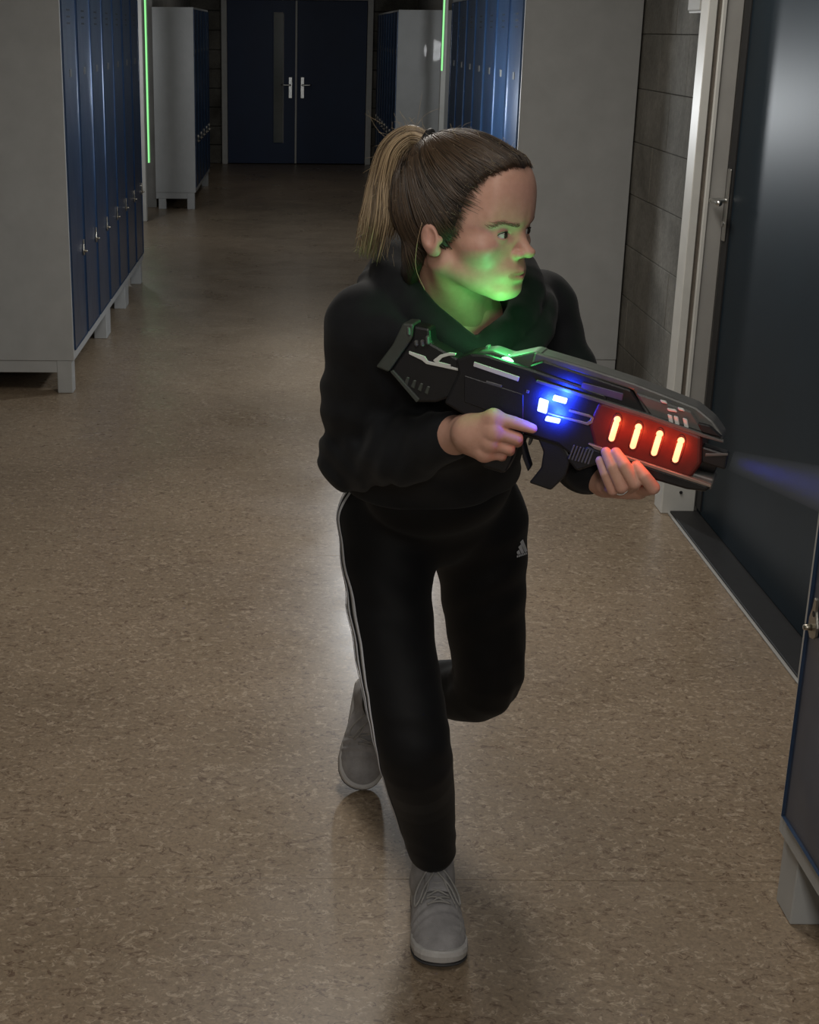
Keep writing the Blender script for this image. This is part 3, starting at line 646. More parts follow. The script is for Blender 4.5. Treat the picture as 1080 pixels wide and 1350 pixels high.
# hands (world space, laid out on the blaster)
def gpt(u, v, c): return G(u, v, c)
RH = dict(
    idx=[gpt(651, 551, .046), gpt(677, 557, .044), gpt(693, 562, .041), gpt(702, 565, .039)],
    mid=[gpt(651, 568, .050), gpt(681, 578, .041), gpt(682, 582, .016), gpt(668, 580, .000)],
    rng=[gpt(646, 583, .047), gpt(671, 591, .039), gpt(672, 594, .015), gpt(660, 592, .000)],
    pky=[gpt(639, 596, .040), gpt(661, 600, .033), gpt(662, 602, .012), gpt(652, 600, .000)],
    thb=[gpt(612, 560, .010), gpt(632, 553, -.022), gpt(652, 555, -.030), gpt(668, 560, -.030)])
def rhand(P):
    R = dict(idx=(.0105, .0093, .0082, .0070), mid=(.0108, .0098, .0088, .0078), rng=(.0104, .0092, .0082, .0072), pky=(.0096, .0082, .0072, .0064), thb=(.0150, .0118, .0105, .0088))
    wr_ = WR + V3(.0, 0, 0)
    d = smin(rc(P, ER * .35 + WR * .65, wr_, .030, .0265), rc(P, wr_, gpt(622, 571, .030), .0265, .024), .03)
    for k in ('idx', 'mid', 'rng', 'pky'):
        d = smin(d, rc(P, gpt(613, 569, .028) * .8 + RH[k][0] * .2, RH[k][0], .019, R[k][0] + .0022), .014)
    d = smin(d, rc(P, gpt(620, 585, .02), RH['pky'][0], .016, .012), .012)
    d = smin(d, chain(P, RH['thb'], R['thb']), .012)
    fg = None
    for k in ('idx', 'mid', 'rng', 'pky'):
        e = chain(P, RH[k], R[k]); e = smin(e, sph(P, RH[k][0] + gs * .002, R[k][0] + .0016), .004)
        fg = e if fg is None else smin(fg, e, .0012)
    return smin(d, fg, .008)
LH = dict(
    pky=[gpt(798, 640, -.010), gpt(808, 646, .034), gpt(798, 624, .041), gpt(791, 607, .037)],
    rng=[gpt(811, 643, -.010), gpt(820, 642, .042), gpt(807, 614, .048), gpt(799, 596, .040)],
    mid=[gpt(826, 644, -.008), gpt(837, 636, .044), gpt(823, 613, .049), gpt(812, 597, .040)],
    idx=[gpt(842, 646, -.004), gpt(861, 643, .036), gpt(849, 627, .045), gpt(839, 614, .041)],
    thb=[gpt(800, 622, -.048), gpt(822, 618, -.048), gpt(842, 612, -.044), gpt(856, 608, -.040)])
def lhand(P):
    R = dict(idx=(.0108, .0098, .0088, .0074), mid=(.0110, .0100, .0090, .0078), rng=(.0106, .0094, .0084, .0072), pky=(.0094, .0082, .0074, .0062), thb=(.0135, .012, .0105, .009))
    d = rc(P, EL * .3 + WL * .7, WL, .029, .026); pc = gpt(798, 634, -.034)
    d = smin(d, rc(P, WL, pc, .026, .022), .014)
    for k in ('idx', 'mid', 'rng', 'pky'): d = smin(d, rc(P, pc, LH[k][0], .017, R[k][0] + .002), .012)
    d = smin(d, chain(P, LH['thb'], R['thb']), .010)
    fg = None
    for k in ('pky', 'rng', 'mid', 'idx'):
        e = chain(P, LH[k], R[k]); fg = e if fg is None else smin(fg, e, .0016)
    return smin(d, fg, .007)

# hoodie
TF = V3(.50, -.866, 0); TL = V3(.866, .50, 0)
def tors(c, dirz):                                   # frame of a torso slice: columns = side, depth, axis
    z = dirz / np.linalg.norm(dirz); x = TL - (TL @ z) * z; x /= np.linalg.norm(x); y = np.cross(z, x); return np.stack([x, y, z], 1)
AX = NB - PEL
RT = tors(CH, AX); RP = tors(PEL, V3(0.0, -.15, 1))
def folds(P, d, amp=1.0):
    near = lambda c, r: np.exp(-np.sum((P - c) ** 2, 1) / (r * r))
    w = 0.0035 * near(ER, .10) * wav(P, (.75, .2, .65), 210) + 0.003 * near((ER + WR) / 2, .10) * wav(P, (.9, -.3, -.35), 170, 1.0)
    w += 0.003 * near((SR + ER) / 2, .10) * wav(P, (.25, .3, .95), 120, .6) + .0028 * near(V3(.16, 2.2, 1.22), .09) * wav(P, (.8, .1, .6), 150)
    w += 0.004 * near(WA + V3(-.05, -.12, -.04), .18) * wav(P, (.25, .35, .9), 95, .8)
    w += 0.0035 * near(EL, .1) * wav(P, (.5, .3, .8), 180) + .003 * near(SL + V3(-.02, -.05, -.07), .1) * wav(P, (-.6, .2, .8), 130)
    return d + amp * w
def hoodie_sdf(P):
    d = ell(P, CH + V3(0, .005, .0), (.168, .118, .225), RT)
    d = smin(d, ell(P, WA + V3(.0, .02, -.015), (.168, .128, .17), RT), .06)
    d = smin(d, ell(P, PEL + V3(-.004, -.02, .055), (.184, .140, .085), RP), .05)
    d = smin(d, rc(P, NB + TL * -.03, SR + V3(.004, .01, .0), .062, .061), .05)
    d = smin(d, rc(P, NB + TL * .03, SL + V3(-.004, .0, .0), .062, .061), .05)
    d = smin(d, chain(P, [SR, SR * .5 + ER * .5 + V3(-.004, 0, 0), ER], (.063, .057, .054), .02), .028)
    d = smin(d, chain(P, [ER, ER * .45 + WR * .55 + V3(0, -.005, -.006), WR], (.054, .053, .038), .02), .03)
    d = smin(d, chain(P, [SL, SL * .5 + EL * .5, EL], (.062, .056, .052), .02), .028)
    d = smin(d, chain(P, [EL, EL * .45 + WL * .55 + V3(0, 0, -.004), WL], (.052, .049, .036), .02), .03)
    d = folds(P, d)
    # hood gathered round the neck
    hood = chain(P, HOODC, HOODQ, .012)
    hood = smin(hood, chain(P, HOODC2, HOODQ * .80), .007)
    hood = smin(hood, ell(P, V3(.222, 2.375, 1.345), (.115, .055, .075), np.stack([TL, -TF, [0, 0, 1]], 1)), .03)
    hood += 0.0010 * wav(P, (.5, .4, .75), 110, .4)
    d = smin(d, hood, .018)
    # cut hem and neck hole
    hem = (P - (PEL + V3(0, -.02, .062))) @ V3(0.0, -.10, .995)
    arm = np.minimum(rc(P, ER, WR, .06, .05), rc(P, EL, WL, .06, .05))
    d = np.where(arm < 0.01, d, smax(d, -hem, .012))
    nk = rc(P, NB + V3(.02, -.045, .01), HO + V3(.0, .0, -.02), .060, .066)
    return smax(d, -nk, .012)
HOODP = [V3(.272, 2.125, 1.255), V3(.205, 2.150, 1.300), V3(.160, 2.205, 1.345), V3(.150, 2.275, 1.372), V3(.190, 2.345, 1.385), V3(.255, 2.365, 1.385), V3(.322, 2.335, 1.372), V3(.356, 2.270, 1.345), V3(.335, 2.195, 1.300), V3(.272, 2.125, 1.255)]
HOODR = [.022, .027, .031, .033, .034, .034, .033, .031, .027, .022]
HOODC = catmull(HOODP, 3); hc_ = HOODC.mean(0); HOODC2 = HOODC + (HOODC - hc_) * V3(.30, .30, 0) + V3(0, 0, -.036) - np.clip(HOODC[:, 1:2] - 2.2, -.1, 0) * V3(0, .0, -.1); HOODQ = np.interp(np.linspace(0, 9, len(HOODC)), range(10), HOODR)

# trousers
ARc = AR + V3(-.010, .003, .050); ALc = AL + (KL - AL) * .10
LGR = catmull([HR, HR * .5 + KR * .5 + V3(-.012, .01, 0), KR, KR * .5 + ARc * .5 + V3(.0, .012, 0), ARc], 4); LGRr = np.interp(np.linspace(0, 4, len(LGR)), range(5), (.092, .077, .069, .063, .049))
LGL = catmull([HL, HL * .5 + KL * .5 + V3(.004, 0, 0), KL, KL * .5 + ALc * .5 + V3(0, 0, .01), ALc], 4); LGLr = np.interp(np.linspace(0, 4, len(LGL)), range(5), (.096, .084, .071, .062, .048))
def pants_sdf(P):
    d = ell(P, PEL + V3(0, 0, -.005), (.172, .128, .125), RP)
    mR = HR * .5 + KR * .5; mL = HL * .5 + KL * .5
    lr = chain(P, LGR, LGRr)
    ll = chain(P, LGL, LGLr)
    near = lambda c, r: np.exp(-np.sum((P - c) ** 2, 1) / (r * r))
    lr = lr + 0.0012 * near(KR, .12) * wav(P, (.2, .5, .85), 130) + .0020 * near(ARc + V3(0, 0, .05), .06) * wav(P, (.45, .3, .8), 170) + .003 * near(HR + V3(0, -.05, -.12), .14) * wav(P, (.5, .2, .8), 90)
    ll = ll + 0.0035 * near(KL, .12) * wav(P, (.3, .8, .5), 120) + .003 * near(HL + V3(0, -.05, -.12), .14) * wav(P, (-.5, .2, .8), 90)
    leg = smin(lr, ll, .004)
    d = smin(d, ell(P, WA + V3(.01, .03, -.07), (.150, .112, .10), RP), .03)
    return smin(d, leg, .028)
def leg_r(P): return chain(P, [HR, HR * .5 + KR * .5 + V3(-.012, .01, 0), KR, KR * .5 + ARc * .5 + V3(.0, .012, 0), ARc], (.094, .083, .070, .062, .049), .03)

# ------------------------------------------------------------------ build the person
per = empty('person', tuple(AR * V3(1, 1, 0)))
tag(per, 'woman with a ponytail in black hoodie and track pants lunging forward, aiming the blaster', 'person')
PINV = Matrix.Translation(tuple(-AR * V3(1, 1, 0)))
def child(o, parent=None):
    o.parent = parent or per
    if parent is None: o.matrix_parent_inverse = PINV
    return o
def hair_edge(z): return np.interp(z, [-.085, -.060, -.045, -.026, -.014, .004, .020, .040, .060, .080, .098, .112, .14], [-.070, -.055, -.040, -.030, .002, .020, .029, .036, .041, .054, .078, .093, .13])
def skin_tint(V):
    """colour of the skin itself: redder lips, cheeks, ears, nose and knuckles"""
    n = len(V); C_ = np.tile(np.array([.53, .305, .228]), (n, 1)); L = w2h(V); A = np.abs(L[:, 1])
    g = lambda c, r: np.exp(-np.sum(((np.stack([L[:, 0], A, L[:, 2]], 1) - np.array(c)) / np.array(r)) ** 2, 1))[:, None]
    C_ = C_ * (1 - .55 * g((.07, .045, -.02), (.03, .025, .022))) + np.array([.50, .255, .20]) * (.55 * g((.07, .045, -.02), (.03, .025, .022)))
    for c, r, w_ in (((.105, 0, -.025), (.012, .014, .014), .35), ((-.008, .08, 0), (.02, .015, .03), .45)):
        C_ = C_ * (1 - w_ * g(c, r)) + np.array([.50, .25, .20]) * (w_ * g(c, r))
    zm = np.interp(L[:, 2], ZA, ZM) + .0597; k_ = np.sqrt(np.clip(1 - (A / .0240) ** 2, 0, 1)); hi_ = np.where(zm > 0, .0082, .0112) * k_ + 1e-5
    lip = np.clip((1.0 - np.abs(zm) / hi_) * 3.5, 0, 1) * (L[:, 0] > .068) * (A < .024); C_ = C_ * (1 - lip[:, None] * .85) + np.array([.40, .15, .13]) * lip[:, None] * .85
    e_ = (hair_edge(L[:, 2]) + .016 * np.clip(1 - A / .03, 0, 1) * (L[:, 2] > .06) + .012 - L[:, 0]) / .018; hl = np.clip(e_, 0, 1) ** 1.5 * (L[:, 2] > -.03) * (A < .0735) * (L[:, 2] < .2)
    C_ = C_ * (1 - hl[:, None] * .8) + np.array([.10, .062, .038]) * hl[:, None] * .8
    for dct in (RH, LH):
        for k in ('idx', 'mid', 'rng', 'pky'):
            for q in dct[k][:2]:
                ww = 0.5 * np.exp(-np.sum((V - q) ** 2, 1) / .013 ** 2)[:, None]; C_ = C_ * (1 - ww) + np.array([.50, .25, .20]) * ww
    return C_
def inner_body(P):
    d = ell(P, CH, (.14, .09, .20), RT); d = smin(d, ell(P, WA, (.11, .075, .16), RT), .05); d = smin(d, ell(P, PEL, (.12, .08, .09), RP), .05)
    d = smin(d, rc(P, NB - V3(0, 0, .03), NB + V3(-.0, -.02, .0), .045, .042), .03)
    d = smin(d, chain(P, [NB, SR, ER, WR], (.045, .045, .038, .026)), .02); d = smin(d, chain(P, [NB, SL, EL, WL], (.045, .045, .038, .026)), .02)
    d = smin(d, chain(P, [HR, KR, AR + V3(0, .012, .03)], (.065, .045, .030)), .03); return smin(d, chain(P, [HL, KL, AL], (.065, .045, .030)), .03)
VV = []; QQ = []; nb = 0
def addpart(V, Q):
    global nb
    VV.append(V); QQ.append(Q + nb); nb += len(V)
V, Q = snets(neck_head, (-.125, -.10, -.20), (.135, .10, .15), .0021, 1); addpart(h2w(V), Q)
pts = np.concatenate([np.array(v) for v in RH.values()] + [np.array([WR])]); V, Q = snets(rhand, pts.min(0) - .035, pts.max(0) + .035, .0018, 1); addpart(V, Q)
pts = np.concatenate([np.array(v) for v in LH.values()] + [np.array([WL])]); V, Q = snets(lhand, pts.min(0) - .035, pts.max(0) + .035, .0018, 1); addpart(V, Q)
V, Q = snets(inner_body, (-.02, 2.0, .03), (.60, 3.25, 1.45), .012, 1); addpart(V, Q)
V = np.concatenate(VV); Q = np.concatenate(QQ)
body = child(mesh_np('body', V, Q, MAT['skin']))
ca = body.data.attributes.new('tint', 'FLOAT_COLOR', 'POINT'); T_ = skin_tint(V); ca.data.foreach_set('color', np.concatenate([T_, np.ones((len(T_), 1))], 1).ravel().astype(np.float32))

# eyes, brows, lashes
for sy in (-1, 1):
    E = EYE * V3(1, sy, 1)
    gaze = V3(.96, .24, -.02) ; gaze /= np.linalg.norm(gaze)
    def ball(name, c, r, m, par, sc=(1, 1, 1), n=24):
        bm = bmesh.new(); bmesh.ops.create_uvsphere(bm, u_segments=n, v_segments=n // 2, radius=r)
        for v in bm.verts: v.co = Vector(tuple(h2w(np.array(c) + np.array(v.co) * np.array(sc))))
        return finish(bm, name, m, par, 0, 1, True)
    eye = child(ball('eye', E, .0125, MAT['sclera'], None))
    ball('iris', E + gaze * .0082, .0062, MAT['iris'], eye)
    fnh = lambda P: neck_head(P)
    # brow: short hairs along an arch
    arch = catmull([(.086, sy * .012, .0252), (.083, sy * .024, .0268), (.075, sy * .037, .0280), (.064, sy * .047, .0252)], 10)
    BB = []
    for i in range(110):
        a = arch[int(RNG.random() * (len(arch) - 1))]
        q_ = a + V3(0, 0, RNG.normal(0, .0008)); BB.append(q_); BB.append(q_ + V3(-.0022, sy * .0050, .0006 + RNG.normal(0, .0006)))
    BB = project(fnh, np.array(BB), 6); g_ = grad(fnh, BB, .001); g_ /= np.linalg.norm(g_, axis=1, keepdims=True)
    pa = list(h2w(BB + g_ * .0005).reshape(-1, 2, 3)); ra = [np.array([.00028, .00016])] * len(pa)
    Vb, Fb, Ib = tubes_np(pa, ra, 4); child(mesh_np('eyebrow', Vb, Fb, MAT['brow']))
    th = np.linspace(-1, 1, 15)
    up_ = np.stack([.0705 + .0137 * np.sqrt(np.clip(1 - (th * .82) ** 2, 0, 1)) * .98, sy * (.0315 + .0006 + .0119 * th), .0085 + .0043 * np.sqrt(np.clip(1 - th ** 2, 0, 1)) + .0002], 1)
    tb = child(mesh_np('eyelash', *tubes_np([h2w(up_)], [np.full(15, .0007)], 5)[:2], MAT['lash']))

# hoodie, cuffs, hem, drawcords
V, Q = snets(hoodie_sdf, (-.03, 1.98, .84), (.60, 2.86, 1.46), .0055, 1)
hood = child(mesh_np('hoodie', V, Q, MAT['hoodie']))
def cuff(a, b, r0, r1, n, parent, name='cuff'):
    d = (b - a); L_ = np.linalg.norm(d); d = d / L_; x = np.cross(d, [0, 0, 1.0]); x /= np.linalg.norm(x); y = np.cross(d, x); rows = []
    for i, t in enumerate(np.linspace(0, 1, 9)):
        ang = np.linspace(0, 2 * np.pi, n, endpoint=False); r = (r0 + (r1 - r0) * t) * (1 - .10 * (abs(t - .5) * 2) ** 4) + .0011 * np.cos(ang * n / 4)
        rows.append(a + d * L_ * t + r[:, None] * (np.cos(ang)[:, None] * x + np.sin(ang)[:, None] * y))
    rows.append(rows[-1] * .86 + (a + d * L_) * .14)
    Vc = np.concatenate(rows); Fc = [(i * n + j, i * n + (j + 1) % n, (i + 1) * n + (j + 1) % n, (i + 1) * n + j) for i in range(len(rows) - 1) for j in range(n)]
    o = mesh_np(name, Vc, Fc, MAT['hoodie'], parent); return o
dr = (WR - ER) / np.linalg.norm(WR - ER); cuff(WR - dr * .050, WR + dr * .006, .041, .035, 96, hood)
dl = (WL - EL) / np.linalg.norm(WL - EL); cuff(WL - dl * .050, WL + dl * .008, .039, .033, 96, hood)
for pts in ([V3(.262, 2.118, 1.262), V3(.258, 2.106, 1.22), V3(.262, 2.112, 1.17), V3(.258, 2.12, 1.12)], [V3(.292, 2.122, 1.265), V3(.300, 2.112, 1.23), V3(.306, 2.122, 1.18)]):
    P_ = catmull(pts, 6); P_ = project(hoodie_sdf, P_, 6); g_ = grad(hoodie_sdf, P_); P_ += g_ / np.linalg.norm(g_, axis=1, keepdims=True) * .003
    tube('drawcord', P_, .0028, MAT['hoodie'], hood, 8)

# trousers with stripes and printed mark
V, Q = snets(pants_sdf, (.03, 2.23, .08), (.56, 3.22, 1.03), .0055, 1)
pan = child(mesh_np('track_pants', V, Q, MAT['pants']))
def stripe(chainpts, sides, offs, parent, wid=.0075):
    C_ = catmull(chainpts, 14); T_ = np.gradient(C_, axis=0); T_ /= np.linalg.norm(T_, axis=1, keepdims=True)
    sd = catmull(sides, 14); sd = sd - np.sum(sd * T_, 1, keepdims=True) * T_; sd /= np.linalg.norm(sd, axis=1, keepdims=True); fr = np.cross(T_, sd)
    def surf(dirs):
        t = np.full(len(C_), .17)
        for _ in range(60): t = t - np.clip(pants_sdf(C_ + dirs * t[:, None]), -.02, .02) * .8
        return C_ + dirs * (t + .0012)[:, None]
    rows = []
    for w_ in (-1, 0, 1):
        an = (offs + w_ * wid / 2) / .075; dv = sd * math.cos(an) + fr * math.sin(an); rows.append(surf(dv))
    n = len(C_); Vs = np.concatenate(rows); Fs = [(r * n + i, r * n + i + 1, (r + 1) * n + i + 1, (r + 1) * n + i) for r in range(2) for i in range(n - 1)]
    o = mesh_np('stripe', Vs, Fs, MAT['stripe'], parent); m_ = o.modifiers.new('thick', 'SOLIDIFY'); m_.thickness = .001; return o
OUT = V3(-.985, -.12, 0.05)
for of in (-.0165, 0, .0165):
    stripe([HR + V3(0, 0, .075), HR + V3(0, 0, -.02), HR * .5 + KR * .5, KR, KR * .5 + ARc * .5, ARc + V3(0, 0, .02)], [OUT + V3(.0, -.0, 0), OUT, OUT + V3(0, -.05, 0), OUT + V3(0, .1, 0), OUT, OUT + V3(0, -.0, 0)], of, pan)
    stripe([HL + V3(0, 0, .06), HL + V3(0, 0, -.02), HL * .5 + KL * .5, KL, KL * .5 + ALc * .5, ALc], [V3(.85, .5, 0), V3(.85, .5, 0), V3(.85, .5, 0), V3(.7, .6, .3), V3(.7, .6, .2), V3(.7, .6, .1)], of, pan)
def decal(px, m, name):
    px = [(u - 3.5, v) for u, v in px]
    P_ = np.array([trace(pants_sdf, u, v) for u, v in px]); P_ = project(pants_sdf, P_, 5); g_ = grad(pants_sdf, P_); P_ = P_ + g_ / np.linalg.norm(g_, axis=1, keepdims=True) * .0012
    o = mesh_np(name, P_, [tuple(range(len(P_)))], MAT[m], pan, False); m_ = o.modifiers.new('thick', 'SOLIDIFY'); m_.thickness = .0006
def slab(x0, x1, yt0, yt1, yb): return [(x0, yt0), (x1, yt1), (x1 + 1.2, yb), (x0 + 1.2, yb - .0)]
for quad in ([(684.3, 727.5), (687.3, 724.5), (689.3, 730), (685.3, 731)], [(686.5, 721), (689.8, 717.5), (694.0, 728.5), (690.6, 729.6)], [(688.8, 714.5), (692.3, 711), (698.2, 726.2), (695.2, 728.2)]): decal(quad, 'stripe', 'logo_bar')
for k in range(6):
    x = 684.6 + k * 2.3; y = 733.8 - k * .75; decal([(x, y - 1.6), (x + 1.4, y - 2.0), (x + 1.5, y + .6), (x + .1, y + 1.0)], 'stripe', 'logo_letter')

# shoes
def shoe_up(P):
    P = P.copy(); P[:, 1] = P[:, 1] - 0.012 * np.clip((P[:, 0] - .10) / .17, 0, 1) ** 1.5 * (-1) * 0
    d = ell(P, (.205, .0, .030), (.070, .046, .036)); d = smin(d, ell(P, (.145, 0, .040), (.075, .043, .050)), .02)
    d = smin(d, rc(P, (.185, 0, .035), (.085, 0, .085), .030, .029), .025); d = smin(d, ell(P, (.050, 0, .050), (.050, .036, .055)), .02)
    d = smin(d, rc(P, (.060, 0, .060), (.060, 0, .105), .038, .037), .02)
    d = smax(d, -(P[:, 2] - .018), .004); d = smax(d, -rc(P, (.060, 0, .085), (.058, 0, .16), .029, .034), .006)
    near = np.exp(-((P[:, 0] - .19) / .03) ** 2); d = d + .0012 * near * np.sin(P[:, 0] * 330 + P[:, 1] * 60)
    return smax(d, P[:, 2] - .118 - .25 * (.06 - P[:, 0]), .006)
def outline(x, gl=1.0):
    xs = np.array([-.002, .006, .03, .08, .13, .18, .215, .245, .265, .276, .280]); ws = np.array([.004, .020, .034, .036, .037, .045, .0475, .043, .032, .018, .004])
    return np.interp(x, xs, ws) * gl
def sole_mesh(z0, z1, grow, name, m, parent, zfun):
    xs = np.concatenate([[-.002, .0, .004], np.linspace(.01, .262, 26), [.268, .273, .277, .2795, .280]]); W = outline(xs) + grow
    lp = [(x, w_) for x, w_ in zip(xs, W)] + [(x, -w_) for x, w_ in zip(xs[::-1], W[::-1])]; n = len(lp); V = []
    for k, (t, inset) in enumerate(((0, -.003), (.15, 0), (.6, .0015), (.9, 0), (1, -.003))):
        for x, y in lp: V.append((x + (inset if x > .14 else -inset), y + np.sign(y) * inset, z0 + (z1 - z0) * t + zfun(x)))
    Fs = [(k * n + i, k * n + (i + 1) % n, (k + 1) * n + (i + 1) % n, (k + 1) * n + i) for k in range(4) for i in range(n)]
    Fs.append(tuple(range(n))[::-1]); Fs.append(tuple(4 * n + i for i in range(n)))
    return V, Fs
SV, SQ = snets(shoe_up, (-.012, -.06, .0), (.29, .06, .13), .0028, 1)
def make_shoe(T, par, label, bend=0.0):
    T = T.copy(); T[:3, 1] *= 1.13; T[:3, 2] *= 1.04
    """T: local->world (4x4); bend: ball-of-foot flex"""
    def B(Vl):
        Vl = np.array(Vl, float)
        if bend:
            x0 = .20; m_ = Vl[:, 0] > x0; a = -bend * np.clip((Vl[:, 0] - x0) / .05, 0, 1)
            X = Vl[:, 0] - x0; Z = Vl[:, 2] - .01; Vn = Vl.copy()
            Vn[:, 0] = np.where(m_, x0 + X * np.cos(a * .5) + Z * np.sin(a * .5), Vl[:, 0]); Vn[:, 2] = np.where(m_, .01 - X * np.sin(a * .5) + Z * np.cos(a * .5), Vl[:, 2]); Vl = Vn
        return (Vl @ T[:3, :3].T) + T[:3, 3]
    zf = lambda x: .012 * np.clip((x - .20) / .08, 0, 1) ** 2
    up_o = child(mesh_np('shoe', B(SV), SQ, MAT['knit'])); up_o['label'] = label
    Vs, Fs = sole_mesh(.006, .032, .0015, 'midsole', 'midsole', up_o, zf); mesh_np('midsole', B(Vs), Fs, MAT['midsole'], up_o, False)
    Vs, Fs = sole_mesh(.0, .0065, .0005, 'outsole', 'outsole', up_o, zf); mesh_np('outsole', B(Vs), Fs, MAT['outsole'], up_o, False)
    def on(x, y, lift=.002):
        z = .13
        for _ in range(60): z -= min(.01, max(-.01, shoe_up(np.array([[x, y, z]]))[0])) * .7
        return V3(x, y, z + lift)
    # tongue
    tv = []; 
    for x in np.linspace(.093, .155, 8):
        for y in np.linspace(-.019, .019, 7): tv.append(on(x, y, .0035))
    for k in range(7): tv[k] = tv[k] + V3(-.014, 0, .016)
    tf = [(i * 7 + j, i * 7 + j + 1, (i + 1) * 7 + j + 1, (i + 1) * 7 + j) for i in range(7) for j in range(6)]
    tg = mesh_np('tongue', B(tv), tf, MAT['knit'], up_o); md = tg.modifiers.new('thick', 'SOLIDIFY'); md.thickness = .005
    sw = [(.0935, .007), (.096, -.001), (.0945, -.008)]
    swp = [V3(*(np.array(tv[3]) * .55 + np.array(tv[10]) * .45)) + V3(.001, y, .0052 + dz) for y, dz in ((.008, .002), (.004, -.001), (-.001, -.0015), (-.009, .003))]
    tube('tongue_mark', B(swp), [.0012, .002, .0016, .0006], MAT['outsole'], up_o, 6)
    for k, x in enumerate((.112, .130, .148, .166)):
        for s in (1, -1):
            tube('lace', B([on(x, -s * .021, .003), on(x + .004, -s * .010, .006), on(x + .009, s * .002, .007), on(x + .014, s * .020, .003)]), .0021, MAT['lace'], up_o, 7, 5)
    tube('lace', B([on(.178, -.020, .003), on(.181, 0, .006), on(.178, .020, .003)]), .0021, MAT['lace'], up_o, 7, 5)
    for s in (-1, 1):
        tube('lace', B([on(.108, 0, .009), on(.112, s * .016, .014), on(.140, s * .036, .012), on(.163, s * .040, .008), on(.166, s * .033, .010), on(.148, s * .023, .013), on(.125, s * .008, .013), on(.108, 0, .010)]), .0021, MAT['lace'], up_o, 7, 7)
        tube('lace', B([on(.108, 0, .010), on(.128, s * .012, .012), on(.152, s * .018, .010), on(.172, s * .030, .005)]), .0019, MAT['lace'], up_o, 7, 5)
    # overlay seam round the toe and heel
    for s in (-1, 1): tube('seam', B([on(.250, s * .022, .0004), on(.220, s * .036, .0004), on(.185, s * .036, .0004), on(.165, s * .030, .0004)]), .0012, MAT['lace'], up_o, 6, 5)
    return up_o
def frame(origin, fwd, upd):
    x = fwd / np.linalg.norm(fwd); z = upd - (upd @ x) * x; z /= np.linalg.norm(z); y = np.cross(z, x)
    T = np.eye(4); T[:3, 0] = x; T[:3, 1] = y; T[:3, 2] = z; T[:3, 3] = origin; return T
toe = at_z(584, 1276, 0.015); fd = V3(.012, -1, 0); fd /= np.linalg.norm(fd)
make_shoe(frame(np.array([toe[0], toe[1], 0]) - fd * .285, fd, V3(0, 0, 1)), per, 'grey knit sneaker flat on the floor in front')
tb = at_z(471, 1037, 0.0); ft = V3(-.035, -.135, -.205); ft /= np.linalg.norm(ft); upn = V3(.10, -.83, .55)
T2 = frame(V3(0, 0, 0), ft, upn); tip = T2[:3, :3] @ V3(.272, 0, .0); T2[:3, 3] = np.array([tb[0], tb[1], 0.0]) - tip
os_ = np.array(sole_mesh(.0, .0065, .0005, '', '', None, lambda x: .012 * np.clip((x - .20) / .08, 0, 1) ** 2)[0]) * V3(1, 1.13, 1.04); T2[2, 3] -= (os_ @ T2[:3, :3].T + T2[:3, 3])[:, 2].min() - .0005
make_shoe(T2, per, 'grey knit sneaker raised on its toe behind')

# ------------------------------------------------------------------ hair
def hair_sdf(P):
    y = np.abs(P[:, 1]); e = P[:, 0] - hair_edge(P[:, 2]) - .016 * np.clip(1 - y / .03, 0, 1) * (P[:, 2] > .06)
    w_ = .0004 * np.sin(P[:, 1] * 260 + P[:, 2] * 240 + 3 * np.sin(P[:, 0] * 40))
    d = head_sdf_bare(P) + .0012 - .0066 * np.clip(-e / .028, 0, 1) ** .8
    return smax(d + w_ * np.clip(-e / .02, 0, 1), e * .8, .004)
def head_sdf_bare(P):
    P = P.copy(); P[:, 2] = np.interp(P[:, 2], ZA, ZM)
    d = ell(P, (-.014, 0, .046), (.0975, .0745, .083)); d = smin(d, ell(P, (.032, 0, .034), (.061, .064, .072)), .02)
    d = smin(d, ell(P, (.070, 0, .064), (.022, .052, .034)), .02)
    return smin(d, rc(P, (-.030, 0, -.010), (-.045, 0, -.075), .055, .046), .02)
TIE = V3(-.066, .0, .120)
V, Q = snets(hair_sdf, (-.135, -.10, -.10), (.115, .10, .155), .003, 1)
hair = child(mesh_np('hair', h2w(V), Q, MAT['hair']))
NS = 2300; CC = []
for i in range(NS):
    sy = RNG.choice([-1, 1]); z = RNG.uniform(-.07, .112) if i < 1400 else RNG.uniform(.070, .116)
    y = sy * np.sqrt(max(0, 1 - ((z - .03) / .10) ** 2)) * .07 * (RNG.random() ** .35)
    s = V3(hair_edge(z) + .016 * np.clip(1 - abs(y) / .03, 0, 1) * (z > .06) + .000 + RNG.normal(0, .003) - RNG.random() ** 2 * .06 * (RNG.random() < .5), y, z + RNG.normal(0, .002))
    mid = (s + TIE) / 2 + V3(0, sy * .045 * (abs(y) / .06), .01 if z > .05 else -.012)
    tt = np.linspace(0, 1, 14)[:, None]; CC.append((1 - tt) ** 2 * s + 2 * tt * (1 - tt) * mid + tt ** 2 * TIE)
CC = project(lambda P: head_sdf_bare(P) - .0062, np.concatenate(CC), 5); g_ = grad(head_sdf_bare, CC)
CC = CC + g_ / np.linalg.norm(g_, axis=1, keepdims=True) * (np.repeat(.0004 + .002 * RNG.random(NS) ** 3, 14) - np.tile(.0060 * np.interp(np.arange(14), [0, 1, 2.2], [1, .55, 0]), NS))[:, None]
CC = CC.reshape(NS, 14, 3); CC[:, -3:] = CC[:, -3:] * np.array([[.7], [.35], [0]]) + TIE * np.array([[.3], [.65], [1]])
pa = list(h2w(CC.reshape(-1, 3)).reshape(NS, 14, 3)); ra = [np.interp(np.linspace(0, 1, 14), [0, .2, .85, 1], [.00015, .0007, .0008, .0006])] * NS
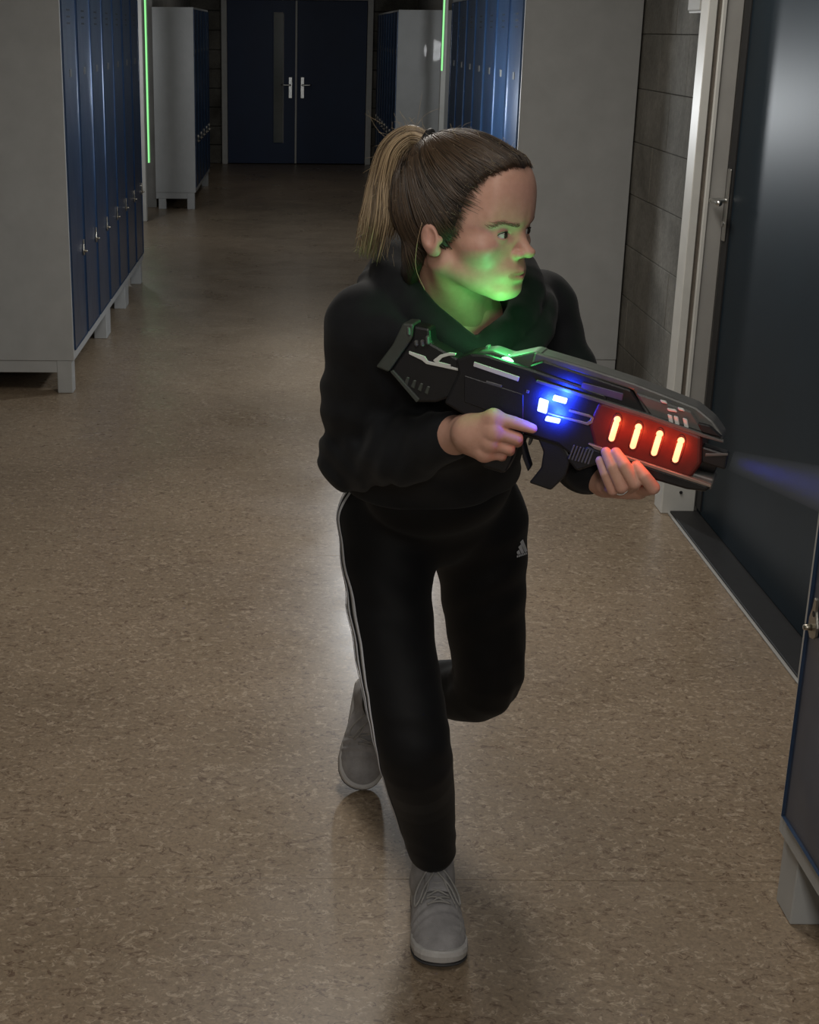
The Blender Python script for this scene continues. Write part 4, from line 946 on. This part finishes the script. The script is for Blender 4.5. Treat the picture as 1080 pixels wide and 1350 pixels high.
def strand_obj(name, pa, ra, m, parent, sides=4, vals=None):
    V, Fc, I = tubes_np(pa, ra, sides); o = mesh_np(name, V, Fc, m, parent)
    r = RNG.random(len(pa)) if vals is None else np.asarray(vals); at = o.data.attributes.new('strand', 'FLOAT', 'POINT'); at.data.foreach_set('value', r[I].astype(np.float32)); o['kind'] = 'stuff'; return o
strand_obj('combed_strands', pa, ra, MAT['hair'], hair)
# ponytail: world-space arc
tw = h2w(TIE)
pc = catmull([tw, at_y(541, 179, 2.20), at_y(517, 198, 2.205), at_y(506, 240, 2.21), at_y(503, 290, 2.205), at_y(490, 350, 2.20)], 6)
prf = np.interp(np.linspace(0, 1, len(pc)), [0, .15, .35, .6, .8, 1], [.010, .014, .018, .022, .031, .026])
pa = []; ra = []; vals = []
Tn = np.gradient(pc, axis=0); Tn /= np.linalg.norm(Tn, axis=1, keepdims=True); s1 = np.cross(Tn, [0, 1, 0.0]); s1 /= np.linalg.norm(s1, axis=1, keepdims=True); s2 = np.cross(Tn, s1)
for i in range(900):
    a = RNG.uniform(0, 2 * np.pi); q = RNG.random() ** .5; j = RNG.normal(0, .0045, 3); end = int(len(pc) * (1 - .16 * RNG.random() - .10 * (np.cos(a) > .3))); end = max(end, 20)
    tw_ = RNG.normal(0, .5); an = a + tw_ * np.linspace(0, 1, len(pc))
    P_ = pc + (prf * q)[:, None] * (np.cos(an)[:, None] * s1 * 1.0 + np.sin(an)[:, None] * s2 * .85) + np.linspace(0, 1, len(pc))[:, None] ** 2 * j
    P_ = P_[:end]; pa.append(P_); ra.append(np.interp(np.linspace(0, 1, end), [0, .1, .8, 1], [.0008, .0009, .0008, .0002])); vals.append(RNG.random())
pony = child(strand_obj('ponytail', pa, ra, MAT['hairblond'], None, 4, vals)); del pony['kind']
pa = []; ra = []
FUZ = []; RUZ = []
for i in range(1300):      # short fuzz standing off the combed hair
    FUZ.append(V3(RNG.uniform(-.10, .085), RNG.uniform(-.07, .07), .11 * RNG.random() + .03))
FUZ = project(lambda P: head_sdf_bare(P) - .0065, np.array(FUZ), 8); g_ = grad(head_sdf_bare, FUZ); g_ /= np.linalg.norm(g_, axis=1, keepdims=True)
ok_ = FUZ[:, 0] < hair_edge(FUZ[:, 2]) + .004; FUZ = FUZ[ok_]; g_ = g_[ok_]; fz = []
for q_, n_ in zip(FUZ, g_):
    d_ = n_ * .55 + (TIE - q_) / np.linalg.norm(TIE - q_) * .8 + RNG.normal(0, .35, 3); L_ = RNG.uniform(.003, .009); tt = np.linspace(0, 1, 5)[:, None]
    fz.append(h2w(q_ + d_ * L_ * tt - n_ * L_ * .35 * tt ** 2))
for i in range(160):
    k = RNG.integers(1, len(pc) - 2); a_ = RNG.uniform(0, 2 * np.pi); o_ = (np.cos(a_) * s1[k] + np.sin(a_) * s2[k]); tt = np.linspace(0, 1, 5)[:, None]; L_ = RNG.uniform(.006, .020)
    fz.append(pc[k] + o_ * prf[k] * .95 + (Tn[k] * .8 + o_ * .5 + RNG.normal(0, .3, 3)) * L_ * tt)
strand_obj('hair_fuzz', fz, [np.full(5, .00022)] * len(fz), MAT['fuzz'], hair, 3)
for i in range(46):      # flyaway hairs lit from behind
    if i < 26: b0 = pc[RNG.integers(2, 12)] + RNG.normal(0, .012, 3)
    else:
        q = V3(RNG.uniform(-.05, .075), RNG.uniform(-.05, .05), .12); q = project(lambda P: head_sdf_bare(P) - .0085, q[None], 8)[0]; b0 = h2w(q)
    L_ = RNG.uniform(.014, .045) if i < 26 else RNG.uniform(.006, .018); d0 = V3(RNG.normal(-.5 if i < 26 else .2, .5), RNG.normal(0, .3), RNG.uniform(.2, 1)); d0 /= np.linalg.norm(d0); cv = RNG.normal(0, .6, 3)
    tt = np.linspace(0, 1, 9)[:, None]; pa.append(b0 + d0 * L_ * tt + cv * L_ * .6 * tt ** 2); ra.append(np.full(9, .00022))
strand_obj('flyaway_hair', pa, ra, MAT['fuzz'], hair, 3)
lo = h2w(np.array([(-.02, -.083, .02), (-.026, -.084, -.012), (-.028, -.080, -.045), (-.018, -.070, -.075)])); strand_obj('loose_strand', [catmull(lo, 6)], [np.full(19, .0005)], MAT['hairblond'], hair, 4)
ang = np.linspace(0, 2 * np.pi, 25); tdir = pc[2] - pc[0]; tdir /= np.linalg.norm(tdir); e1 = np.cross(tdir, [0, 1, 0]); e1 /= np.linalg.norm(e1); e2 = np.cross(tdir, e1)
child(tube('hair_tie', tw + tdir * .006 + .0135 * (np.cos(ang)[:, None] * e1 + np.sin(ang)[:, None] * e2), .0058, MAT['black'], None, 8))
# ring on the supporting hand
rg = LH['rng'][1] * .80 + LH['rng'][0] * .20; ax_ = LH['rng'][0] - LH['rng'][1]; ax_ /= np.linalg.norm(ax_); e1 = np.cross(ax_, gs); e1 /= np.linalg.norm(e1); e2 = np.cross(ax_, e1)
child(tube('finger_ring', rg + .0108 * (np.cos(ang)[:, None] * e1 + np.sin(ang)[:, None] * e2), .0012, MAT['steel'], None, 8))
